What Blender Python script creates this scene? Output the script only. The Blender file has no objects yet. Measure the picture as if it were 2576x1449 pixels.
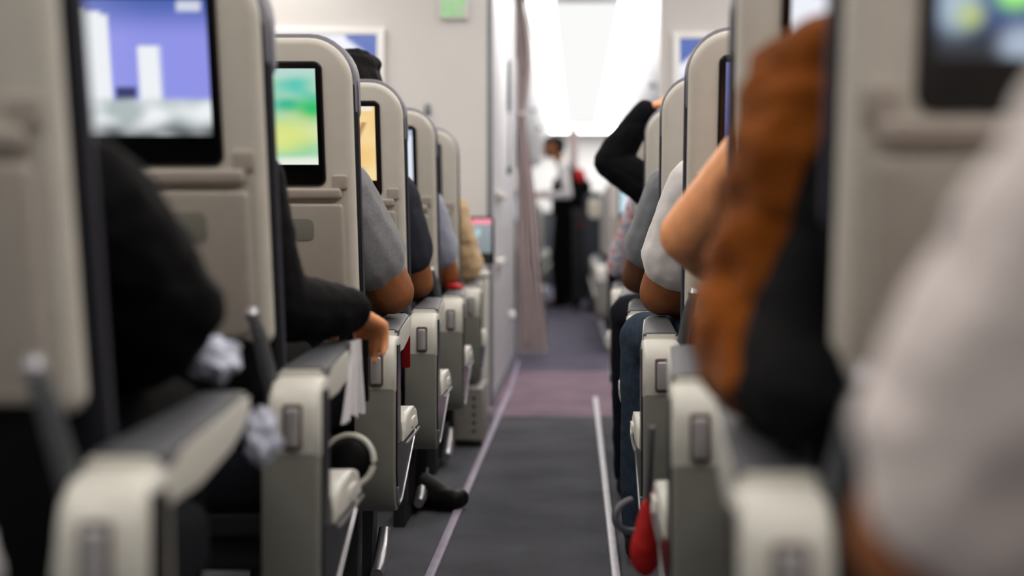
import bpy, bmesh, math, random
from mathutils import Vector, noise
random.seed(7)
SC = bpy.context.scene
COL = SC.collection
PI = math.pi

# ------------------------------------------------------------------ camera
cam_d = bpy.data.cameras.new('camera')
cam = bpy.data.objects.new('camera', cam_d)
COL.objects.link(cam)
cam.location = (0, 0, 0.78)
cam.rotation_euler = (PI / 2, 0, 0)
cam_d.sensor_width = 36
cam_d.lens = 36 * 3450 / 2576
cam_d.shift_x = -162 / 2576
cam_d.shift_y = -134.5 / 2576
cam_d.clip_start = 0.02
cam_d.dof.use_dof = True
cam_d.dof.focus_distance = 3.05
cam_d.dof.aperture_fstop = 1.7
SC.camera = cam

# ------------------------------------------------------------------ world, exposure
w = bpy.data.worlds.new('world')
SC.world = w
w.use_nodes = True
w.node_tree.nodes['Background'].inputs[0].default_value = (0.9, 0.95, 1, 1)
w.node_tree.nodes['Background'].inputs[1].default_value = 0.02
SC.view_settings.view_transform = 'Standard'
SC.view_settings.look = 'None'
SC.view_settings.gamma = 1
SC.view_settings.exposure = 0.0
SC.view_settings.use_curve_mapping = False
SC.cycles.use_denoising = True
SC.cycles.max_bounces = 8
SC.cycles.diffuse_bounces = 4
SC.cycles.sample_clamp_indirect = 6
LIGHT_NEAR = 4.5      # cove strips over the near cabin
LIGHT_SIDE_FILL = 13.0     # unseen fill strips added to brighten the near seat backs and bulkhead
LIGHT_FAR = 5.0       # cove strips over the cabin ahead of the curtain


# ------------------------------------------------------------------ materials
def lin(h):
    h = h.lstrip('#')
    out = []
    for i in (0, 2, 4):
        c = int(h[i:i + 2], 16) / 255
        out.append(c / 12.92 if c <= 0.04045 else ((c + 0.055) / 1.055) ** 2.4)
    return (*out, 1)


def mat(name, col, rough=0.5, metal=0.0, var=0.06, scale=30, bump=0.0, bscale=300, spec=0.5, sheen=0.0, sss=0.0, stretch=None):
    m = bpy.data.materials.new(name)
    m.use_nodes = True
    nt = m.node_tree
    b = nt.nodes['Principled BSDF']
    c = lin(col)
    tc = nt.nodes.new('ShaderNodeTexCoord')
    src = tc.outputs['Object']
    if stretch:
        mp = nt.nodes.new('ShaderNodeMapping')
        mp.inputs['Scale'].default_value = stretch
        nt.links.new(src, mp.inputs[0])
        src = mp.outputs[0]
    n = nt.nodes.new('ShaderNodeTexNoise')
    n.inputs['Scale'].default_value = scale
    n.inputs['Detail'].default_value = 4
    nt.links.new(src, n.inputs['Vector'])
    r = nt.nodes.new('ShaderNodeValToRGB')
    r.color_ramp.elements[0].position = 0.3
    r.color_ramp.elements[1].position = 0.7
    r.color_ramp.elements[0].color = (*[max(0, k * (1 - var)) for k in c[:3]], 1)
    r.color_ramp.elements[1].color = (*[min(1, k * (1 + var)) for k in c[:3]], 1)
    nt.links.new(n.outputs['Fac'], r.inputs[0])
    nt.links.new(r.outputs[0], b.inputs['Base Color'])
    b.inputs['Roughness'].default_value = rough
    b.inputs['Metallic'].default_value = metal
    b.inputs['Specular IOR Level'].default_value = 0.1 if rough >= 0.8 else spec
    if sheen:
        b.inputs['Sheen Weight'].default_value = sheen
        b.inputs['Sheen Roughness'].default_value = 0.5
    if sss:
        b.inputs['Subsurface Weight'].default_value = sss
        b.inputs['Subsurface Radius'].default_value = (0.012, 0.005, 0.003)
    if bump:
        n2 = nt.nodes.new('ShaderNodeTexNoise')
        n2.inputs['Scale'].default_value = bscale
        n2.inputs['Detail'].default_value = 3
        nt.links.new(src, n2.inputs['Vector'])
        bp = nt.nodes.new('ShaderNodeBump')
        bp.inputs['Strength'].default_value = bump
        bp.inputs['Distance'].default_value = 0.004
        nt.links.new(n2.outputs['Fac'], bp.inputs['Height'])
        nt.links.new(bp.outputs[0], b.inputs['Normal'])
    return m


def emit_mat(name, col, strength):
    m = bpy.data.materials.new(name)
    m.use_nodes = True
    nt = m.node_tree
    nt.nodes.clear()
    o = nt.nodes.new('ShaderNodeOutputMaterial')
    e = nt.nodes.new('ShaderNodeEmission')
    e.inputs[0].default_value = lin(col)
    e.inputs[1].default_value = strength
    nt.links.new(e.outputs[0], o.inputs[0])
    return m


def screen_mat(name, strength):
    m = bpy.data.materials.new(name)
    m.use_nodes = True
    nt = m.node_tree
    b = nt.nodes['Principled BSDF']
    b.inputs['Base Color'].default_value = (0.01, 0.01, 0.01, 1)
    b.inputs['Roughness'].default_value = 0.25
    a = nt.nodes.new('ShaderNodeAttribute')
    a.attribute_name = 'picture'
    nt.links.new(a.outputs['Color'], b.inputs['Emission Color'])
    b.inputs['Emission Strength'].default_value = strength
    return m


def ribbed_mat(name, c1, c2, scale, rough=0.9):
    m = mat(name, c1, rough, bump=0.3, bscale=250)
    nt = m.node_tree
    b = nt.nodes['Principled BSDF']
    tc = nt.nodes.new('ShaderNodeTexCoord')
    wv = nt.nodes.new('ShaderNodeTexWave')
    wv.inputs['Scale'].default_value = scale
    wv.inputs['Distortion'].default_value = 0.6
    nt.links.new(tc.outputs['Object'], wv.inputs['Vector'])
    r = nt.nodes.new('ShaderNodeValToRGB')
    r.color_ramp.elements[0].color = lin(c1)
    r.color_ramp.elements[1].color = lin(c2)
    nt.links.new(wv.outputs['Fac'], r.inputs[0])
    nt.links.new(r.outputs[0], b.inputs['Base Color'])
    return m


def blotch_mat(name, base, c1, c2):
    m = mat(name, base, 0.9, bump=0.2, bscale=200)
    nt = m.node_tree
    b = nt.nodes['Principled BSDF']
    tc = nt.nodes.new('ShaderNodeTexCoord')
    v = nt.nodes.new('ShaderNodeTexNoise')
    v.inputs['Scale'].default_value = 28
    nt.links.new(tc.outputs['Object'], v.inputs['Vector'])
    r = nt.nodes.new('ShaderNodeValToRGB')
    e = r.color_ramp.elements
    e[0].position = 0.42
    e[0].color = lin(c1)
    e[1].position = 0.5
    e[1].color = lin(base)
    k = e.new(0.6)
    k.color = lin(c2)
    nt.links.new(v.outputs['Fac'], r.inputs[0])
    nt.links.new(r.outputs[0], b.inputs['Base Color'])
    return m


def floor_mat():
    m = bpy.data.materials.new('aisle_carpet')
    m.use_nodes = True
    nt = m.node_tree
    b = nt.nodes['Principled BSDF']
    b.inputs['Roughness'].default_value = 0.95
    b.inputs['Specular IOR Level'].default_value = 0.15
    tc = nt.nodes.new('ShaderNodeTexCoord')
    sep = nt.nodes.new('ShaderNodeSeparateXYZ')
    nt.links.new(tc.outputs['Object'], sep.inputs[0])
    mr = nt.nodes.new('ShaderNodeMapRange')
    mr.inputs['From Min'].default_value = 0
    mr.inputs['From Max'].default_value = 20
    nt.links.new(sep.outputs['Y'], mr.inputs['Value'])
    rp = nt.nodes.new('ShaderNodeValToRGB')
    rp.color_ramp.interpolation = 'CONSTANT'
    e = rp.color_ramp.elements
    e[0].position = 0
    e[0].color = lin('#5a5b61')
    e[1].position = 5.85 / 20
    e[1].color = lin('#7c6b76')
    x = e.new(7.75 / 20)
    x.color = lin('#575461')
    nt.links.new(mr.outputs[0], rp.inputs[0])
    n1 = nt.nodes.new('ShaderNodeTexNoise')
    n1.inputs['Scale'].default_value = 4
    n1.inputs['Detail'].default_value = 5
    n2 = nt.nodes.new('ShaderNodeTexNoise')
    n2.inputs['Scale'].default_value = 260
    n2.inputs['Detail'].default_value = 3
    for q in (n1, n2):
        nt.links.new(tc.outputs['Object'], q.inputs['Vector'])
    ad = nt.nodes.new('ShaderNodeMath')
    ad.operation = 'ADD'
    nt.links.new(n1.outputs['Fac'], ad.inputs[0])
    nt.links.new(n2.outputs['Fac'], ad.inputs[1])
    m2 = nt.nodes.new('ShaderNodeMapRange')
    m2.inputs['From Min'].default_value = 0.7
    m2.inputs['From Max'].default_value = 1.3
    m2.inputs['To Min'].default_value = 0.72
    m2.inputs['To Max'].default_value = 1.25
    nt.links.new(ad.outputs[0], m2.inputs['Value'])
    mx = nt.nodes.new('ShaderNodeVectorMath')
    mx.operation = 'SCALE'
    nt.links.new(rp.outputs[0], mx.inputs[0])
    nt.links.new(m2.outputs[0], mx.inputs['Scale'])
    nt.links.new(mx.outputs[0], b.inputs['Base Color'])
    bp = nt.nodes.new('ShaderNodeBump')
    bp.inputs['Strength'].default_value = 0.5
    bp.inputs['Distance'].default_value = 0.004
    nt.links.new(n2.outputs['Fac'], bp.inputs['Height'])
    nt.links.new(bp.outputs[0], b.inputs['Normal'])
    return m


M = {
    'shell': mat('warm_grey_plastic', '#cac6bc', 0.42, var=0.025, bump=0.04, bscale=500),
    'tray': mat('tray_plastic', '#a39d94', 0.5, var=0.03, bump=0.04, bscale=500),
    'ledge': mat('ledge_plastic', '#a59d94', 0.45, var=0.03),
    'armplastic': mat('armrest_plastic', '#cccbc2', 0.38, var=0.02, bump=0.03, bscale=500),
    'panelgrey': mat('end_panel_plastic', '#7b7b74', 0.45, var=0.04, bump=0.06, bscale=700),
    'whitecap': mat('white_cap_plastic', '#dedcd4', 0.35, var=0.02),
    'button': mat('metal_button', '#b9b8ba', 0.35, 0.6, var=0.03),
    'groove': mat('dark_groove', '#5a4a45', 0.6),
    'black': mat('black_gloss', '#050506', 0.22, var=0.1),
    'blackmatte': mat('black_matte', '#08080a', 0.6, var=0.1, spec=0.15),
    'navy': mat('navy_fabric', '#121319', 0.8, var=0.2, scale=120, bump=0.3, bscale=600),
    'piping': mat('lilac_grey_piping', '#4b4b57', 0.7),
    'headrest': mat('lilac_grey_leather', '#66646e', 0.5, var=0.05, bump=0.1),
    'pad': mat('arm_pad_grey', '#494b50', 0.55, var=0.08, bump=0.08, bscale=400),
    'silver': mat('brushed_silver', '#b4b4b8', 0.3, 0.85, var=0.05),
    'lever': mat('lever_grey', '#4f5357', 0.4, 0.3, var=0.1),
    'legmetal': mat('leg_metal', '#2a2a2e', 0.45, 0.5, var=0.1),
    'red': mat('red_fabric', '#b40605', 0.75, var=0.15, bump=0.2),
    'darkred': mat('dark_red_webbing', '#7a1015', 0.8, var=0.1),
    'wall': mat('cabin_wall_laminate', '#cfcdcb', 0.6, var=0.012, scale=6),
    'wallside': mat('cabin_door_laminate', '#c4c5c6', 0.45, var=0.02, scale=6),
    'walltrim': mat('grey_edge_profile', '#82868c', 0.4, 0.4),
    'ceil': mat('ceiling_white', '#f3f3f2', 0.6, var=0.01),
    'bin': mat('bin_white', '#f0f0f0', 0.45, var=0.01),
    'curtain': mat('curtain_fabric', '#c9bab6', 0.9, var=0.06, scale=60, bump=0.25, bscale=500, sheen=0.2),
    'greencord': mat('dark_green_cord', '#2c423d', 0.6),
    'track': mat('lilac_floor_track', '#9c93a6', 0.55, 0.1, var=0.12, scale=14),
    'trackwhite': mat('white_floor_track', '#cbcad0', 0.4, 0.2, var=0.08, scale=14),
    'boxgrey': mat('equipment_box_grey', '#8d8983', 0.55, var=0.06),
    'whitecloth': mat('white_cloth', '#c9c8cc', 0.85, var=0.04, bump=0.2),
    'bluewhite': mat('blue_white_plastic', '#b7bdd0', 0.35, var=0.3, scale=18),
    'skin_tan': mat('tan_skin', '#b97f58', 0.5, var=0.08, scale=40, sss=0.1, bump=0.05),
    'skin_brown': mat('brown_skin', '#8e5733', 0.5, var=0.1, scale=40, sss=0.08, bump=0.05),
    'skin_dark': mat('dark_brown_skin', '#5a3620', 0.5, var=0.1, scale=40, bump=0.05),
    'skin_warm': mat('warm_skin', '#efa673', 0.5, var=0.08, scale=40, sss=0.15, bump=0.05),
    'hair': mat('black_hair', '#080707', 0.6, var=0.3, spec=0.12, scale=200, bump=0.8, bscale=120),
    'hairbrown': mat('dark_brown_hair', '#180f0b', 0.6, var=0.3, spec=0.12, scale=200, bump=0.8, bscale=120),
    'grey_tee': mat('grey_jersey', '#7b7d81', 0.9, var=0.12, scale=160, bump=0.25, bscale=500, sheen=0.3),
    'charcoal_tee': ribbed_mat('charcoal_ribbed_jersey', '#2a2b33', '#3e3f49', 70),
    'paleblue_tee': mat('pale_blue_jersey', '#9a9eb0', 0.9, var=0.06, scale=120, bump=0.2, sheen=0.3),
    'beige': mat('beige_knit', '#d3b58c', 0.9, var=0.08, bump=0.3, bscale=160, sheen=0.3),
    'purple': mat('purple_jersey', '#6a5f86', 0.9, var=0.1),
    'blackcloth': mat('black_jacket_cloth', '#060608', 0.8, var=0.3, scale=20, bump=0.4, bscale=40),
    'blackknit': mat('black_knit', '#0c0c10', 0.85, var=0.3, scale=40, bump=0.3, bscale=120),
    'suede': mat('brown_suede', '#7e430f', 0.9, var=0.25, scale=9, bump=0.45, bscale=22, sheen=0.08),
    'white_tee': mat('white_jersey', '#d6d3d2', 0.9, var=0.03, bump=0.25, bscale=60, sheen=0.2),
    'white_shirt': mat('white_shirt', '#d9d0cd', 0.85, var=0.05, scale=7, bump=0.4, bscale=18, sheen=0.2),
    'patterned': blotch_mat('white_pink_print', '#d8d2d6', '#b98a93', '#9a9fb4'),
    'grey_shirt': mat('slate_jersey', '#777a7f', 0.9, var=0.12, scale=30, bump=0.3, bscale=60, sheen=0.2),
    'jeans': mat('blue_jeans', '#2e3a48', 0.9, var=0.2, scale=60, bump=0.3),
    'navytrousers': mat('navy_trousers', '#12141d', 0.9, var=0.2, scale=60, bump=0.3),
    'blacktrousers': mat('black_trousers', '#050506', 0.85, var=0.2, bump=0.2),
    'paletrousers': mat('pale_trousers', '#b9b8bd', 0.9, var=0.06, bump=0.2),
    'shoe': mat('black_shoe_leather', '#0a0a0b', 0.55, var=0.2, spec=0.2, bump=0.1),
    'eye': mat('eye_dark', '#120d0a', 0.2),
    'lip': mat('lip_skin', '#8a4a3c', 0.5),
    'cream': mat('cream_leather', '#d6cdbd', 0.6, var=0.04),
    'charcoalseat': mat('charcoal_upholstery', '#2a2f35', 0.7, var=0.15, bump=0.2),
    'cart': mat('dark_cart_metal', '#0d0e13', 0.6, 0.1, var=0.15),
    'exitplate': mat('exit_plate', '#d5d8d4', 0.4, var=0.02),
    'exitgreen': emit_mat('exit_green', '#63f060', 0.95),
    'cove_near': emit_mat('cove_light_near', '#fff8f0', LIGHT_NEAR),
    'cove_far': emit_mat('cove_light_far', '#fffdfb', LIGHT_FAR),
    'fill_far': emit_mat('fill_light_far', '#fffdfb', 14.0),  # unseen side strips added to make up light in the far cabin
    'glow_panel': emit_mat('self_glow_ceiling_panel', '#fbfbfa', 1.0),  # ceiling brightness put in as emission; the panel is no lamp
    'fill_end': emit_mat('fill_light_end', '#fffdfb', 8.0),  # added to brighten the far end wall
    'cove_door': emit_mat('door_light', '#fff4f4', 11.0),
    'fill_side': emit_mat('fill_light_side', '#fff8f0', LIGHT_SIDE_FILL),
    'screen': screen_mat('lit_display', 1.0),
    'floor': floor_mat(),
}


# ------------------------------------------------------------------ mesh helpers
def link_mesh(name, bm, m, parent=None, smooth=True):
    bmesh.ops.recalc_face_normals(bm, faces=bm.faces)
    me = bpy.data.meshes.new(name)
    bm.to_mesh(me)
    bm.free()
    return link(name, me, m, parent, smooth)


def link(name, me, m, parent=None, smooth=True):
    if m is not None:
        me.materials.clear()
        me.materials.append(M[m] if isinstance(m, str) else m)
    if smooth:
        for p in me.polygons:
            p.use_smooth = True
        try:
            me.set_sharp_from_angle(angle=math.radians(38))
        except Exception:
            pass
    o = bpy.data.objects.new(name, me)
    COL.objects.link(o)
    if parent:
        o.parent = parent
    return o


def thing(name, label, cat, loc=(0, 0, 0), group=None, rz=0):
    o = bpy.data.objects.new(name, None)
    o.empty_display_size = 0.05
    COL.objects.link(o)
    o.location = loc
    o.rotation_euler = (0, 0, rz)
    return tag(o, label, cat, group)


def tag(o, label, cat, group=None, kind=None):
    o['label'] = label
    o['category'] = cat
    if group:
        o['group'] = group
    if kind:
        o['kind'] = kind
    return o


def struct(o, label=None, cat=None):
    o['kind'] = 'structure'
    if label:
        o['label'] = label
    if cat:
        o['category'] = cat
    return o


def rr(wd, h, radii, n=6):
    """rounded-rectangle outline, centred; radii = (bl, br, tr, tl)"""
    pts = []
    cs = [(-wd / 2, -h / 2, 1, 1, PI), (wd / 2, -h / 2, -1, 1, 1.5 * PI), (wd / 2, h / 2, -1, -1, 0), (-wd / 2, h / 2, 1, -1, PI / 2)]
    for (x, y, sx, sy, a0), r in zip(cs, radii):
        r = max(r, 0.0006)
        for i in range(n + 1):
            a = a0 + (PI / 2) * i / n
            pts.append((x + sx * r + r * math.cos(a), y + sy * r + r * math.sin(a)))
    return pts


def slab(bm, cx, cz, wd, h, r, y0, y1, e=0.004, n=6, both=True, f=None, axis='y'):
    """rounded slab: outline in XZ, thickness along Y, edges rounded by e"""
    if not isinstance(r, (tuple, list)):
        r = (r,) * 4
    r = [min(q, wd / 2 - 1e-4, h / 2 - 1e-4) for q in r]
    layers = []
    k = 3
    for i in range(k + 1):
        a = PI / 2 * i / k
        layers.append((e * (1 - math.sin(a)), y0 + e * (1 - math.cos(a))))
    if both:
        for i in range(k + 1):
            a = PI / 2 * (1 - i / k)
            layers.append((e * (1 - math.sin(a)), y1 - e * (1 - math.cos(a))))
    else:
        layers.append((0, y1))
    rings = []
    for ins, y in layers:
        ol = rr(wd - 2 * ins, h - 2 * ins, [q - ins for q in r], n)
        ring = []
        for (x, z) in ol:
            if axis == 'y':
                p = (cx + x, y, cz + z)
            elif axis == 'x':
                p = (y, cx + x, cz + z)
            else:
                p = (cx + x, cz + z, y)
            if f:
                p = f(*p)
            ring.append(bm.verts.new(p))
        rings.append(ring)
    m = len(rings[0])
    for a, b in zip(rings, rings[1:]):
        for i in range(m):
            bm.faces.new((a[i], a[(i + 1) % m], b[(i + 1) % m], b[i]))
    bm.faces.new(rings[0])
    bm.faces.new(list(reversed(rings[-1])))
    return bm


def box(bm, x0, x1, y0, y1, z0, z1, e=0.003, f=None):
    return slab(bm, (x0 + x1) / 2, (z0 + z1) / 2, abs(x1 - x0), abs(z1 - z0), e, min(y0, y1), max(y0, y1), e, n=3, f=f)


def prism_x(bm, pts, x0, x1, bev=0.004, segs=2):
    """polygon in YZ extruded along X with bevelled edges"""
    lo, hi = min(x0, x1), max(x0, x1)
    a = [bm.verts.new((lo, y, z)) for y, z in pts]
    b = [bm.verts.new((hi, y, z)) for y, z in pts]
    n = len(pts)
    fs = [bm.faces.new(a), bm.faces.new(list(reversed(b)))]
    for i in range(n):
        fs.append(bm.faces.new((a[i], b[i], b[(i + 1) % n], a[(i + 1) % n])))
    if bev:
        es = list({e for f_ in fs[:2] for e in f_.edges})
        bmesh.ops.bevel(bm, geom=es, offset=bev, segments=segs, affect='EDGES', profile=0.5, clamp_overlap=True)
    return bm


def tube(bm, pts, rad, n=10, closed=False):
    pts = [Vector(p) for p in pts]
    rads = rad if isinstance(rad, (list, tuple)) else [rad] * len(pts)
    rings = []
    up = Vector((0.13, 0.27, 0.95)).normalized()
    m = len(pts)
    for i, p in enumerate(pts):
        if closed:
            t = pts[(i + 1) % m] - pts[i - 1]
        else:
            t = pts[min(i + 1, m - 1)] - pts[max(i - 1, 0)]
        t.normalize()
        u = t.cross(up)
        if u.length < 1e-3:
            u = t.cross(Vector((1, 0, 0)))
        u.normalize()
        v = t.cross(u)
        rings.append([bm.verts.new(p + rads[i] * (math.cos(2 * PI * k / n) * u + math.sin(2 * PI * k / n) * v)) for k in range(n)])
    pairs = list(zip(rings, rings[1:])) + ([(rings[-1], rings[0])] if closed else [])
    for a, b in pairs:
        for k in range(n):
            bm.faces.new((a[k], a[(k + 1) % n], b[(k + 1) % n], b[k]))
    if not closed:
        bm.faces.new(rings[0])
        bm.faces.new(list(reversed(rings[-1])))
    return bm


def lathe(bm, prof, c, axis='z', n=24):
    rings = []
    for r, h in prof:
        ring = []
        for k in range(n):
            a = 2 * PI * k / n
            q = (r * math.cos(a), r * math.sin(a))
            if axis == 'z':
                p = (c[0] + q[0], c[1] + q[1], c[2] + h)
            elif axis == 'x':
                p = (c[0] + h, c[1] + q[0], c[2] + q[1])
            else:
                p = (c[0] + q[0], c[1] + h, c[2] + q[1])
            ring.append(bm.verts.new(p))
        rings.append(ring)
    for a, b in zip(rings, rings[1:]):
        for k in range(n):
            bm.faces.new((a[k], a[(k + 1) % n], b[(k + 1) % n], b[k]))
    bm.faces.new(rings[0])
    bm.faces.new(list(reversed(rings[-1])))
    return bm


def capsule(bm, p0, r0, p1, r1, n=12):
    p0, p1 = Vector(p0), Vector(p1)
    d = p1 - p0
    L = d.length
    if L < 1e-5:
        d = Vector((0, 0, 1e-4))
        p1 = p0 + d
        L = 1e-4
    t = d.normalized()
    u = t.cross(Vector((0.31, 0.2, 0.93)))
    if u.length < 0.05:
        u = t.cross(Vector((1, 0, 0)))
    u.normalize()
    v = t.cross(u)
    rings = []
    k = 4
    for i in range(1, k + 1):
        a = PI / 2 * i / k
        rings.append((p0 - t * r0 * math.cos(a), r0 * math.sin(a)))
    for i in range(k):
        a = PI / 2 * (1 - i / k)
        rings.append((p1 + t * r1 * math.cos(a), r1 * math.sin(a)))
    R = [[bm.verts.new(c + r * (math.cos(2 * PI * j / n) * u + math.sin(2 * PI * j / n) * v)) for j in range(n)] for c, r in rings]
    a0 = bm.verts.new(p0 - t * r0)
    a1 = bm.verts.new(p1 + t * r1)
    for A, B in zip(R, R[1:]):
        for j in range(n):
            bm.faces.new((A[j], A[(j + 1) % n], B[(j + 1) % n], B[j]))
    for j in range(n):
        bm.faces.new((a0, R[0][(j + 1) % n], R[0][j]))
        bm.faces.new((a1, R[-1][j], R[-1][(j + 1) % n]))


def ellipsoid(bm, c, rx, ry, rz, n=16):
    rings = []
    for i in range(1, n):
        a = PI * i / n
        rings.append([bm.verts.new((c[0] + rx * math.sin(a) * math.cos(2 * PI * k / n), c[1] + ry * math.sin(a) * math.sin(2 * PI * k / n), c[2] + rz * math.cos(a))) for k in range(n)])
    t = bm.verts.new((c[0], c[1], c[2] + rz))
    b = bm.verts.new((c[0], c[1], c[2] - rz))
    for A, B in zip(rings, rings[1:]):
        for k in range(n):
            bm.faces.new((A[k], A[(k + 1) % n], B[(k + 1) % n], B[k]))
    for k in range(n):
        bm.faces.new((t, rings[0][(k + 1) % n], rings[0][k]))
        bm.faces.new((b, rings[-1][k], rings[-1][(k + 1) % n]))


def fused(name, bm, m, parent, voxel=0.008, smooth=6, wrinkle=0.0, wscale=14):
    """one continuous skin over all the shapes in bm"""
    bmesh.ops.recalc_face_normals(bm, faces=bm.faces)
    me = bpy.data.meshes.new(name)
    bm.to_mesh(me)
    bm.free()
    t = bpy.data.objects.new('fuse', me)
    COL.objects.link(t)
    md = t.modifiers.new('r', 'REMESH')
    md.mode = 'VOXEL'
    md.voxel_size = voxel
    sm = t.modifiers.new('s', 'SMOOTH')
    sm.factor = 0.5
    sm.iterations = smooth
    dg = bpy.context.evaluated_depsgraph_get()
    out = bpy.data.meshes.new_from_object(t.evaluated_get(dg))
    bpy.data.objects.remove(t)
    bpy.data.meshes.remove(me)
    out.name = name
    if wrinkle:
        nr = [v.normal.copy() for v in out.vertices]
        for v, nn in zip(out.vertices, nr):
            p = v.co
            q = noise.noise(Vector((p.x * wscale, p.y * wscale, p.z * wscale * 1.9))) + 0.5 * noise.noise(Vector((p.x * wscale * 2.3 + 7, p.y * wscale * 2.3, p.z * wscale * 3.5)))
            v.co = p + nn * (wrinkle * q)
    o = link(name, out, m, parent, smooth=False)
    for p in out.polygons:
        p.use_smooth = True
    return o


def picture_mesh(name, cx, y, cz, wd, h, fn, parent, f=None, nx=64, nz=40, face=-1):
    me = bpy.data.meshes.new(name)
    vs, cols, fs = [], [], []
    for j in range(nz + 1):
        for i in range(nx + 1):
            u, v = i / nx, j / nz
            p = (cx - wd / 2 + wd * u, y, cz - h / 2 + h * v)
            vs.append(f(*p) if f else p)
            cols.append(fn(u, v))
    for j in range(nz):
        for i in range(nx):
            a = j * (nx + 1) + i
            fs.append((a, a + 1, a + nx + 2, a + nx + 1))
    me.from_pydata(vs, [], fs)
    at = me.color_attributes.new('picture', 'FLOAT_COLOR', 'POINT')
    for i, c in enumerate(cols):
        at.data[i].color = (c[0], c[1], c[2], 1)
    return link(name, me, 'screen', parent, smooth=False)


# ------------------------------------------------------------------ the setting
def plane_box(name, x0, x1, y0, y1, z0, z1, m, e=0.003, parent=None):
    bm = bmesh.new()
    box(bm, x0, x1, y0, y1, z0, z1, e)
    return link_mesh(name, bm, m, parent)


struct(plane_box('floor', -2.9, 2.7, -2.5, 21, -0.06, 0, 'floor', 0.001))
struct(plane_box('wall_left', -2.95, -2.85, -2.5, 21, -0.06, 2.6, 'wall'))
struct(plane_box('wall_right', 2.65, 2.75, -2.5, 21, -0.06, 2.6, 'wall'))
struct(plane_box('wall_back', -2.9, 2.7, -2.6, -2.5, -0.06, 2.6, 'wall'))
struct(plane_box('wall_front', -2.9, 2.7, 20.5, 20.6, -0.06, 2.6, 'wall'))
struct(plane_box('trim_5', -0.9, 0.9, 20.44, 20.52, -0.01, 1.12, 'charcoalseat', 0.004), 'dark lower panel of the far cabin end wall', 'wall panel')
struct(plane_box('ceiling', -2.9, 2.7, -2.5, 21, 2.3, 2.4, 'ceil'))
# raised centre panel of the aisle ceiling
struct(plane_box('trim_1', -0.14, 0.275, -2.4, 20.4, 2.265, 2.31, 'ceil', 0.004))
# floor tracks on both sides of the aisle
bm = bmesh.new()
slab(bm, -0.333, 0.004, 0.024, 0.012, 0.004, 0.2, 6.9, 0.002, n=3)
tube(bm, [(-0.333, 6.9, 0.004), (-0.335, 7.2, 0.004), (-0.345, 7.6, 0.004), (-0.36, 8.4, 0.004)], 0.011, n=8)
struct(link_mesh('trim_2', bm, 'track'), 'lilac grey floor track along the left side of the aisle', 'floor track')
bm = bmesh.new()
slab(bm, 0.09, 0.005, 0.022, 0.014, 0.004, 0.2, 6.5, 0.002, n=3)
struct(link_mesh('trim_3', bm, 'trackwhite'), 'white metal floor track along the right side of the aisle', 'floor track')
# seam where the mauve carpet begins
struct(plane_box('trim_4', -0.3, 0.3, 5.835, 5.865, -0.01, 0.003, 'legmetal', 0.001))

# left bulkhead: a closed compartment beside the aisle
bm = bmesh.new()
box(bm, -2.84, -0.40, 6.2, 8.62, -0.01, 2.3, 0.004)
bulk = struct(link_mesh('wall_bulkhead', bm, 'wall'), 'light grey bulkhead wall ahead of the left seats', 'wall')
bm = bmesh.new()
box(bm, -0.40, -0.383, 6.235, 8.6, 0.05, 2.29, 0.004)
sidep = link_mesh('side_panel', bm, 'wallside', bulk)
bm = bmesh.new()
box(bm, -0.405, -0.378, 6.195, 6.235, 0.0, 2.29, 0.006)
link_mesh('edge_profile', bm, 'walltrim', bulk)
bm = bmesh.new()
box(bm, -0.40, -0.379, 6.235, 8.61, 0.0, 0.05, 0.003)
link_mesh('kick_strip', bm, 'walltrim', bulk)
for (z, y0, y1) in ((0.965, 6.45, 6.95), (0.64, 6.45, 6.95)):
    bm = bmesh.new()
    box(bm, -0.384, -0.355, y0, y1, z - 0.012, z + 0.022, 0.008)
    link_mesh('pull_handle', bm, 'whitecap', bulk)
bm = bmesh.new()
lathe(bm, [(0.001, 0), (0.03, 0), (0.034, 0.012), (0.026, 0.03), (0.001, 0.034)], (-0.384, 7.9, 0.31), 'x')
link_mesh('door_knob', bm, 'whitecap', bulk)
bm = bmesh.new()
box(bm, -1.95, -1.945, 6.194, 6.2, 0.1, 2.28, 0.001)
link_mesh('panel_seam', bm, 'walltrim', bulk)

# right bulkhead, set further back from the aisle
bm = bmesh.new()
box(bm, 0.415, 2.64, 6.5, 6.58, -0.01, 2.3, 0.006)
bulk2 = struct(link_mesh('wall_bulkhead', bm, 'wall'), 'light grey bulkhead wall ahead of the right seats', 'wall')
bm = bmesh.new()
box(bm, 0.40, 0.418, 6.49, 6.59, 0.0, 2.29, 0.006)
link_mesh('edge_profile', bm, 'wall', bulk2)

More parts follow.
